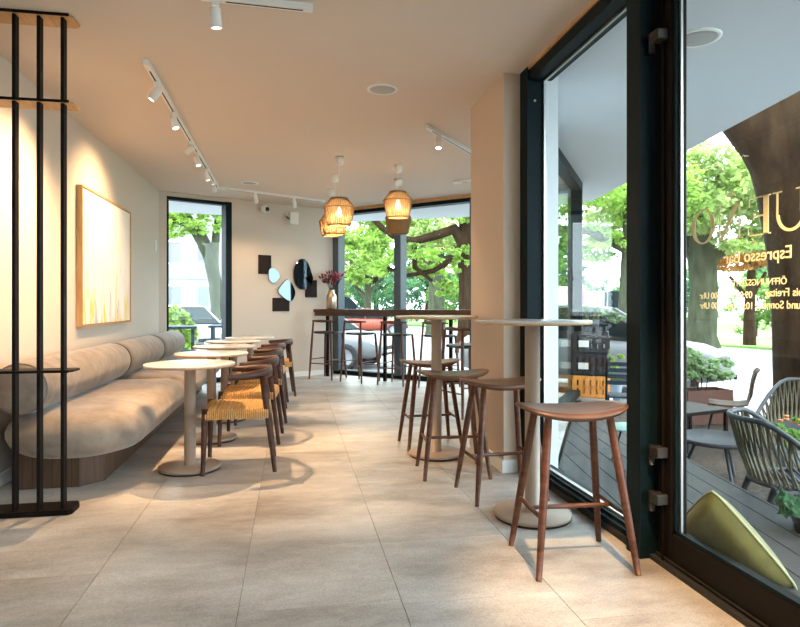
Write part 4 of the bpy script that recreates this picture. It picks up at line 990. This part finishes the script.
# ------------------------------------------------------------------ cars
def make_car(name, label, paint, loc, rz, kind='car', stripe=None, group='vehicles in the street'):
    """local x runs to the front"""
    t = thing(name, label, 'car', loc, rz, group)
    pm = mat('car_paint', tuple(c*.36 for c in paint), .4, coat=.05)
    L = 4.3; hw = .88
    if kind == 'van':
        low = [(-2.3, .35, .95, .92), (-2.25, .30, 1.1, .98), (-1, .28, 1.1, 1.0), (1, .28, 1.1, 1.0), (1.9, .28, 1.05, .97), (2.35, .32, .95, .90), (2.45, .40, .75, .80)]
        cab = [(-2.28, 1.08, .96, .90), (-2.22, 2.0, .90, .82), (.9, 2.02, .92, .84), (1.3, 1.9, .90, .80), (2.1, 1.08, .92, .84)]
    else:
        low = [(-2.15, .42, .80, .70), (-2.08, .32, .92, .80), (-1.6, .25, .96, .87), (-.6, .22, .95, .89), (.6, .22, .93, .89), (1.3, .24, .90, .87), (1.8, .26, .82, .82), (2.08, .32, .70, .74), (2.18, .40, .58, .62)]
        cab = [(-1.75, .94, .74, .70), (-1.15, 1.38, .62, .58), (-.2, 1.46, .63, .60), (.35, 1.40, .62, .58), (1.05, .94, .76, .74)]
    b = MB(); vs = []; n = 12
    for x, zb, zt, w in low:
        for k in range(n):
            a = 2*math.pi*(k+.5)/n; c, s = math.cos(a), math.sin(a)
            vs.append((x, w*math.copysign(abs(c)**.45, c), (zb+zt)/2+(zt-zb)/2*math.copysign(abs(s)**.55, s)))
    m = len(low); fs = [(i*n+k, i*n+n+k, i*n+n+(k+1) % n, i*n+(k+1) % n)[::-1] for i in range(m-1) for k in range(n)]+[tuple(range(n))[::-1], tuple((m-1)*n+k for k in range(n))]
    b.add(vs, fs, True); body = b.build('body', pm, t)
    # cabin: glass house plus painted roof skin and pillars
    def sect(ins, z0=None):
        out = []
        for x, z, wb, wt in cab: out += [(x, -(wt-ins), z-ins*.4), (x, wt-ins, z-ins*.4)]
        return out
    top = [(x, z, wt) for x, z, wb, wt in cab]; base = min(c[1] for c in cab)-.06
    vs = []
    for x, z, wb, wt in cab: vs += [(x, -wb, base), (x, -wt*(1 if z > base+.1 else 1), z), (x, wt, z), (x, wb, base)]
    m = len(cab); fs = []
    for i in range(m-1):
        for k in range(3): fs.append((i*4+k, i*4+k+1, i*4+4+k+1, i*4+4+k))
    fs += [(0, 1, 2, 3)[::-1], tuple((m-1)*4+k for k in range(4))]
    MB().add(vs, fs).build('windows', M['carglass'] if kind != 'van' else M['carglass'], t)
    rp = MB()
    for i in range(1, m-2):
        (x0, z0, _, w0), (x1, z1, _, w1) = cab[i], cab[i+1]
        rp.add([(x0, -w0-.01, z0-.03), (x0, -w0, z0+.012), (x0, w0, z0+.012), (x0, w0+.01, z0-.03), (x1, -w1-.01, z1-.03), (x1, -w1, z1+.012), (x1, w1, z1+.012), (x1, w1+.01, z1-.03)],
               [(0, 1, 5, 4), (1, 2, 6, 5), (2, 3, 7, 6)])
    rp.build('roof', pm, t)
    for sgn in (-1, 1):
        for i in range(m-1):
            (x0, z0, wb0, w0), (x1, z1, wb1, w1) = cab[i], cab[i+1]
            if i in (0, m-2): MB().sweep([(x0, sgn*w0, z0), (x1, sgn*w1, z1)], .03, n=6).build('pillar', pm, t)
        MB().sweep([(cab[2][0], sgn*(cab[2][2]+.012), base+.02), (cab[2][0]-.03, sgn*(cab[2][3]+.008), cab[2][1])], .028, n=6).build('pillar', pm, t)
        if kind == 'van':
            MB().box(cab[0][0]+.05, .55, sgn*.985-.01, sgn*.985+.01, 1.05, 1.95, .005).xf(Matrix.Shear('XY', 4, (0, 0)) if False else Matrix.Identity(4)).build('side_panel', pm, t)
        mir = MB().lathe([(0, 0), (.06, .01), (.075, .06), (.05, .12), (0, .13)], 12).xf(Matrix.Translation((.85 if kind != 'van' else 1.75, sgn*.86, .98 if kind != 'van' else 1.25)) @ Matrix.Rotation(R(-90*sgn), 4, 'X')).build('wing_mirror', pm, t)
        fx = low[-2][0]
        MB().box(fx-.16, fx+.04, sgn*.58-.16, sgn*.58+.16, .58, .72, .03).build('headlight', M['lampglass'], t)
        MB().box(low[1][0]-.05, low[1][0]+.06, sgn*.62-.12, sgn*.62+.12, .66, .82, .02).build('tail_light', M['redpet'], t)
        for x in (-1.32, 1.36):
            wh = thing('wheel', None, None, (x, sgn*.80, .315)); wh.parent = t
            MB().lathe([(.20, -.10), (.30, -.10), (.318, -.06), (.318, .06), (.30, .10), (.20, .10), (.20, -.10)], 24, cap=False).xf(Matrix.Rotation(R(90), 4, 'X')).build('tyre', M['tyre'], wh)
            MB().lathe([(0, -.07), (.06, -.08), (.19, -.07), (.205, -.10), (.205, .10), (.19, .07), (.06, .08), (0, .07)], 20).xf(Matrix.Rotation(R(90), 4, 'X')).build('rim', M['rim'], wh)
    fx = low[-1][0]
    MB().box(fx-.06, fx+.012, -.42, .42, .46, .56, .01).build('grille', M['rubber'], t)
    MB().box(fx-.03, fx+.016, -.5, .5, .34, .42, .01).build('bumper_intake', M['rubber'], t)
    MB().box(fx+.0, fx+.022, -.26, .26, .41, .47).build('number_plate', M['paper'], t)
    if stripe:
        for sgn in (-1, 1): MB().box(-1.9, 1.8, sgn*.885-.01, sgn*.885+.012, .56, .76).build('stripe', stripe, t)
    return t
make_car('parked_car', 'white parked car nose beyond the terrace planter', (.75, .76, .78), (5.06, 9.75, GRD-.02), R(-35))
make_car('parked_car', 'silver grey car parked behind the counter stools', (.55, .57, .60), (.38, 14.8, GRD-.02), R(-28)).scale = (.95,)*3
make_car('passing_car', 'orange red car on the road behind the counter', (.70, .12, .05), (3.75, 30.0, GRD-.02), R(-10)).scale = (.88,)*3
make_car('parked_van', 'grey van behind the bar window counter top left', (.45, .47, .50), (1.9, 35.0, GRD-.02), R(-5), 'van')
make_car('parked_car', 'white car with a mint stripe in the far left window', (.78, .80, .80), (-3.3, 19.0, GRD-.02), R(-58), stripe=mat('mint_stripe', (.15, .60, .48), .4))
make_car('parked_van', 'white van seen through the fixed side window', (.76, .77, .80), (12.4, 24.0, GRD-.02), R(100), 'van')
make_car('parked_van', 'second white van farther along the fixed side window', (.70, .73, .78), (11.3, 28.2, GRD-.02), R(20), 'van')

# white building behind the far-left window
t = thing('town_house', 'pale white building facade in the far left window', 'building', (-9.5, 52, GRD), R(6))
MB().box(-12, 12, 0, 8, 0, 12).build('wall', M['facade'], t)
MB().box(-12.3, 12.3, -.3, 8.3, 12, 12.6).build('roof', M['roofm'], t)
MB().box(-12.05, 12.05, -.08, 0, 3.6, 3.9).build('string_course', M['facade'], t)
for i in range(11):
    for j in range(3):
        x, z = -11+2.2*i, 1.2+j*3.6
        w = MB().box(x-.60, x+.60, -.04, .02, z, z+1.9).build('window_surround', M['white'], t)
        MB().box(x-.48, x+.48, -.06, -.03, z+.1, z+1.8).build('pane', M['pane'], w)

# ------------------------------------------------------------------ terrace furniture
def lounge_chair(label, loc, rz):
    """faces +y in local space, rope back at -y"""
    t = thing('lounge_chair', label, 'chair', loc, rz, 'rope lounge chairs on the terrace')
    Z = .30; al = M['aluminium']
    for s in (-1, 1):
        MB().sweep([(.34*s, .30, 0), (.30*s, .24, Z)], [.017, .023], n=8).build('leg', al, t)
        MB().sweep([(.31*s, -.30, 0), (.27*s, -.20, Z)], [.017, .023], n=8).build('leg', al, t)
        MB().sweep([(.33*s, .26, Z), (.29*s, -.20, Z-.02)], .016, n=8).build('seat_rail', al, t)
    def top(u):
        a = R(-100+200*u); f = max(0., (abs(a)-R(40))/R(60)); f = f*f*(3-2*f)
        return Vector((.37*math.sin(a), -(.50-.02*f)*math.cos(a)+.10+.12*f, Z+.40-.36*f))
    def low(u):
        a = R(-100+200*u); return Vector((.31*math.sin(a), -.36*math.cos(a)+.08+.10*abs(math.sin(a))**4, Z-.01))
    MB().sweep([top(k/24) for k in range(25)], .018, n=8).build('top_rail', al, t)
    MB().sweep([low(k/24) for k in range(25)], .017, n=8).build('bottom_rail', al, t)
    n = 60
    for k in range(n):
        u = .04+.92*(k+.5)/n; sl = .022*(1 if k % 2 else -1)
        a, b = top(min(1, max(0, u+sl))), low(u)
        MB().sweep([a, a.lerp(b, .5)+Vector((0, -.010, 0)), b], .0078, n=5).build('rope', M['rope'], t)
    for k in range(12):
        y = -.20+.45*k/11; MB().sweep([(-.30, y, Z), (0, y, Z-.02), (.30, y, Z)], .008, n=5).build('seat_slat', al, t)
    return t
lounge_chair('rope lounge chair with its back to the glass door', (3.23, 3.42, GRD+.015), R(-118))
lounge_chair('rope lounge chair farther back against the big tree', (4.68, 4.86, GRD+.015), R(120))

t = thing('low_table', 'low round zinc table between the terrace chairs', 'table', (3.38, 4.40, GRD+.015))
MB().lathe([(.0, .325), (.285, .325), (.30, .335), (.30, .36), (.292, .36), (.286, .345), (.0, .345)], 40).build('top', M['zinc'], t)
for k in range(3):
    a = R(20+120*k); MB().sweep([(.14*math.cos(a), .14*math.sin(a), .325), (.26*math.cos(a), .26*math.sin(a), 0)], .014, n=8).build('leg', M['aluminium'], t)
t = thing('side_table', 'square black side table in front of the planter', 'table', (3.95, 5.55, GRD+.015), R(15))
MB().box(-.32, .32, -.25, .25, .36, .395, .005).build('top', M['blacksteel'], t)
for sx in (-1, 1):
    for sy in (-1, 1): MB().box(sx*.28-.015, sx*.28+.015, sy*.21-.015, sy*.21+.015, 0, .36).build('leg', M['blacksteel'], t)
t = thing('coffee_cup', 'small white cup on the square black table', 'cup', (3.78, 5.52, GRD+.41))
MB().lathe([(0, 0), (.028, 0), (.034, .07), (.030, .07), (.026, .008), (0, .008)], 16).build('cup', M['white'], t)

t = thing('bistro_chair', 'brown bent shell chair with steel legs on the terrace', 'chair', (4.5, 5.64, GRD+.015), R(52)); t.scale = (.92,)*3
# faces +y; back at -y
sh = MB(); vs = []; prof = [(.22, .44), (.10, .43), (-.08, .43), (-.17, .45), (-.21, .54), (-.23, .68), (-.26, .80), (-.29, .83)]
for (y, z) in prof:
    for k in range(7):
        u = -1+2*k/6; w = .20 if z < .5 else .20-.02*(z-.5); vs.append((w*u, y+.02*u*u*(1 if z > .5 else 0), z+.012*u*u))
for (y, z) in prof:
    for k in range(7):
        u = -1+2*k/6; w = .20 if z < .5 else .20-.02*(z-.5); vs.append((w*u, y-.012*(1 if z > .5 else 0)+.02*u*u*(1 if z > .5 else 0), z-.012*(0 if z > .5 else 1)+.012*u*u))
m = len(prof)*7
fs = [(i*7+k, i*7+k+1, i*7+8+k, i*7+7+k) for i in range(len(prof)-1) for k in range(6)]
fs += [tuple(m+q for q in f[::-1]) for f in fs]
edge = [k for k in range(6)]
fs += [(k, m+k, m+k+1, k+1) for k in range(6)]+[(m-7+k, m-6+k, 2*m-6+k, 2*m-7+k) for k in range(6)]
fs += [(i*7, i*7+7, m+i*7+7, m+i*7) for i in range(len(prof)-1)]+[(i*7+6, m+i*7+6, m+i*7+13, i*7+13) for i in range(len(prof)-1)]
sh.add(vs, fs, True).build('shell', M['plywood'], t)
for s in (-1, 1):
    for y0, y1 in ((.24, .16), (-.24, -.12)): MB().sweep([(.21*s, y0, 0), (.15*s, y1, .425)], .011, n=8).build('leg', M['steel'], t)

def shrub(name, label, loc, box, blobs, size, lm, seed, potm, cat='plant', round_=None):
    t = thing(name, label, cat, loc)
    if round_: MB().lathe([(0, 0), (round_*.78, 0), (round_, box[2]), (round_*.92, box[2]), (round_*.9, box[2]-.03), (0, box[2]-.03)], 24).build('pot', potm, t)
    else:
        x, y, h = box
        for a in ((-x, x, -y, -y+.02), (-x, x, y-.02, y), (-x, -x+.02, -y+.02, y-.02), (x-.02, x, -y+.02, y-.02)): MB().box(*a, 0, h).build('side_board', potm, t)
        MB().box(-x+.02, x-.02, -y+.02, y-.02, .02, h-.04).build('soil', M['soil'], t)
    o = bpy.data.objects.new('foliage', quadmesh('foliage', leaves(blobs, size, seed).astype(np.float32), lm)); C.objects.link(o); o.parent = t; o['kind'] = 'stuff'
    for k in range(6): MB().sweep([(.04*math.cos(k), .04*math.sin(k), box[2]-.05), (.10*math.cos(k), .09*math.sin(k), box[2]+(blobs[0][2]-box[2])*.8)], .005, n=5).build('stem', M['bark'], t)
    return t
shrub('planter', 'rust planter box with a pale green shrub by the parked car', (4.93, 6.66, GRD), (.30, .16, .42), [(-.2, 0, .68, .28, .24, .26, 420), (.18, 0, .64, .28, .24, .22, 420)], .045, M['shrub'], 91, M['corten'])
shrub('potted_plant', 'blue grey pot with a bushy green plant beside the crates', (4.22, 7.65, GRD), (0, 0, .38), [(0, 0, .55, .24, .22, .22, 420), (.05, 0, .72, .16, .16, .16, 160)], .035, M['leafA'], 92, M['pot'], round_=.2)
t = shrub('potted_plant', 'leafy plant in a small pot on top of the crates', (3.66, 7.02, .792), (0, 0, .14), [(0, 0, .24, .20, .16, .12, 150), (.28, .05, .16, .22, .12, .08, 110)], .045, M['shrub'], 93, M['planter'], round_=.1)
fp = shrub('flower_pot', 'orange flowering pot at the right edge of the terrace', (4.0, 4.27, GRD), (0, 0, .28), [(0, 0, .40, .18, .18, .14, 300)], .03, M['leafB'], 94, M['pot'], round_=.15)
for k in range(9):
    a = k*2.4; r_ = .05+.012*k
    MB().lathe([(0, 0), (.016, .006), (.022, .018), (.0, .012)], 8, (r_*math.cos(a), r_*math.sin(a), .50+.03*math.sin(k*1.7))).build('blossom', M['flower'], fp)
shrub('potted_plant', 'broad leaved plant on the deck at the lower right', (2.56, 2.62, -.025), (0, 0, .08), [(0, 0, .14, .15, .15, .07, 60)], .075, M['leafD'], 95, M['planter'], round_=.10)

# crates
def crate(label, loc, rz, m, labelled):
    t = thing('bottle_crate', label, 'crate', loc, rz, 'stacked bottle crates')
    x, y, h = .20, .15, .27
    MB().box(-x, x, -y, y, 0, .02).build('floor_panel', m, t)
    for a in ((-x, x, -y, -y+.014), (-x, x, y-.014, y)):
        for z0, z1 in ((.0, .05), (.12, .15), (.22, h)): MB().box(*a, z0, z1).build('side_rail', m, t)
        for k in range(6): xx = -x+.012+(2*x-.024)*k/5; MB().box(xx-.026, xx+.026, a[2], a[3], .05, .22).build('rib', m, t)
    for a in ((-x, -x+.014), (x-.014, x)):
        for z0, z1 in ((.0, .05), (.12, .15), (.22, h)): MB().box(*a, -y+.014, y-.014, z0, z1).build('side_rail', m, t)
        for k in range(5): yy = -y+.026+(2*y-.052)*k/4; MB().box(a[0], a[1], yy-.021, yy+.021, .05, .22).build('rib', m, t)
    if labelled: MB().box(-.14, -.02, -y-.003, -y, .08, .16).build('label', M['paper'], t)
    return t
ca = R(-32)
tag(MB().prism([(3.36, 6.98), (3.62, 7.42), (4.05, 7.2), (3.75, 6.66)], GRD, -.025).build('trim_3', M['kerb']), kind='structure')
crate('orange bottle crate at the bottom of the stack', (3.66, 7.02, -.025), ca, M['crateorange'], False)
for k, lab in enumerate(('black bottle crate resting on the orange crate', 'black bottle crate at the top of the stack')):
    crate(lab, (3.66, 7.02, -.025+.272*(k+1)), ca+R(2*k-1), M['crateblack'], True)

# folded terrace chair and a small green table near the fixed window
t = thing('folding_chair', 'dark folding chair leaning beside the pot plant', 'chair', (3.53, 6.02, GRD+.015), R(-30))
for s in (-1, 1):
    MB().sweep([(.19*s, -.25, 0), (.19*s, .12, .80)], .012, n=8).build('leg', M['blacksteel'], t)
    MB().sweep([(.17*s, .28, 0), (.17*s, -.12, .46)], .012, n=8).build('leg', M['blacksteel'], t)
for k in range(5): MB().box(-.18, .18, -.14+.07*k, -.09+.07*k, .44, .455).build('seat_slat', M['bluemetal'], t)
for k in range(4): MB().box(-.18, .18, -.008, .008, .56+.065*k, .605+.065*k).xf(Matrix.Translation((0, .04+.03*k, 0))).build('back_slat', M['bluemetal'], t)
t = thing('deck_table', 'small round mint table on the deck behind the near stool', 'table', (2.42, 4.05, -.025))
MB().lathe([(0, .24), (.15, .24), (.155, .25), (.15, .26), (0, .26)], 32).build('top', mat('mint_metal', (.35, .52, .46), .4), t)
for k in range(3):
    a = R(120*k+30); MB().sweep([(.06*math.cos(a), .06*math.sin(a), .24), (.13*math.cos(a), .13*math.sin(a), 0)], .008, n=6).build('leg', M['steel'], t)

# railing-like terrace tables outside the far-left window
def terrace_table(label, loc, rz):
    t = thing('terrace_table', label, 'table', loc, rz, 'blue black terrace tables in the far left window')
    MB().box(-.62, .62, -.34, .34, 1.02, 1.065, .006).build('top', M['bluemetal'], t)
    for sx in (-1, 1):
        for sy in (-1, 1): MB().box(sx*.55-.025, sx*.55+.025, sy*.28-.025, sy*.28+.025, 0, 1.02).build('leg', M['bluemetal'], t)
        MB().box(sx*.55-.015, sx*.55+.015, -.26, .26, .30, .34).build('foot_rail', M['bluemetal'], t)
    MB().box(-.53, .53, -.02, .02, .30, .34).build('foot_rail', M['bluemetal'], t)
    MB().box(-.62, .62, -.60, -.36, .62, .66, .005).build('bench_board', M['bluemetal'], t)
    for sx in (-1, 1): MB().box(sx*.5-.02, sx*.5+.02, -.50, -.46, 0, .62).build('bench_leg', M['bluemetal'], t)
terrace_table('blue black terrace table at the left of the far left window', (-2.35, 11.5, GRD), R(8))
terrace_table('blue black terrace table at the right of the far left window', (-.95, 12.0, GRD), R(4))

# board added to stand in for a pink and blue window reflection
t = thing('reflection_board', 'pink, white and blue poster board added to stand in for a window reflection', 'poster', (8.7, 18.5, GRD), R(-28))
MB().box(-.70, .70, -.06, .06, .55, 2.05, .01).build('board', M['white'], t)
MB().box(.20, .62, -.066, -.06, .75, 1.95).build('print', M['pinkp'], t)
MB().box(-.62, .15, -.066, -.06, .75, 1.25).build('print', M['bluep'], t)
for s in (-1, 1): MB().box(s*.6-.04, s*.6+.04, -.04, .04, 0, .55).build('leg', M['steel'], t)

# green cushion leaning outside the door glass
O = Vector((1.84, 2.30, -.02))
t = thing('cushion', 'olive green velvet triangular cushion standing outside the door glass', 'cushion', O)
A_, B_, C_ = Vector((1.735, 2.285, .35))-O, Vector((1.975, 2.065, -.02))-O, Vector((1.76, 2.66, -.02))-O
nn = (B_-A_).cross(C_-A_).normalized(); n = 20
def bary(i, j):
    a, b = i/n, j/n; return 1-a-b, a, b
cen = (A_+B_+C_)/3; idx = {}; vs = []; fs = []
for side in (1, -1):
    for i in range(n+1):
        for j in range(n+1-i):
            a, b, c = bary(i, j); p = A_*a+B_*b+C_*c
            p = p+(cen-p)*(.09*max(a, b, c)**10)                      # soft corners
            th_ = .065*math.sqrt(max(0., 1-(1-27*a*b*c)**2.2)) if 27*a*b*c < 1 else .065
            idx[side, i, j] = len(vs); vs.append(p+nn*side*th_)
for side in (1, -1):
    for i in range(n):
        for j in range(n-i):
            q = (idx[side, i, j], idx[side, i+1, j], idx[side, i, j+1]); fs.append(q if side == 1 else q[::-1])
            if i+j < n-1:
                q = (idx[side, i+1, j], idx[side, i+1, j+1], idx[side, i, j+1]); fs.append(q if side == 1 else q[::-1])
MB().add(vs, fs, True).build('cover', M['green_velvet'], t)
edge = [vs[idx[1, i, 0]] for i in range(n+1)]+[vs[idx[1, n-j, j]] for j in range(1, n+1)]+[vs[idx[1, 0, n-k]] for k in range(1, n)]
MB().sweep(edge, .006, n=6, closed=True, up=nn).build('piping', M['welt'], t)
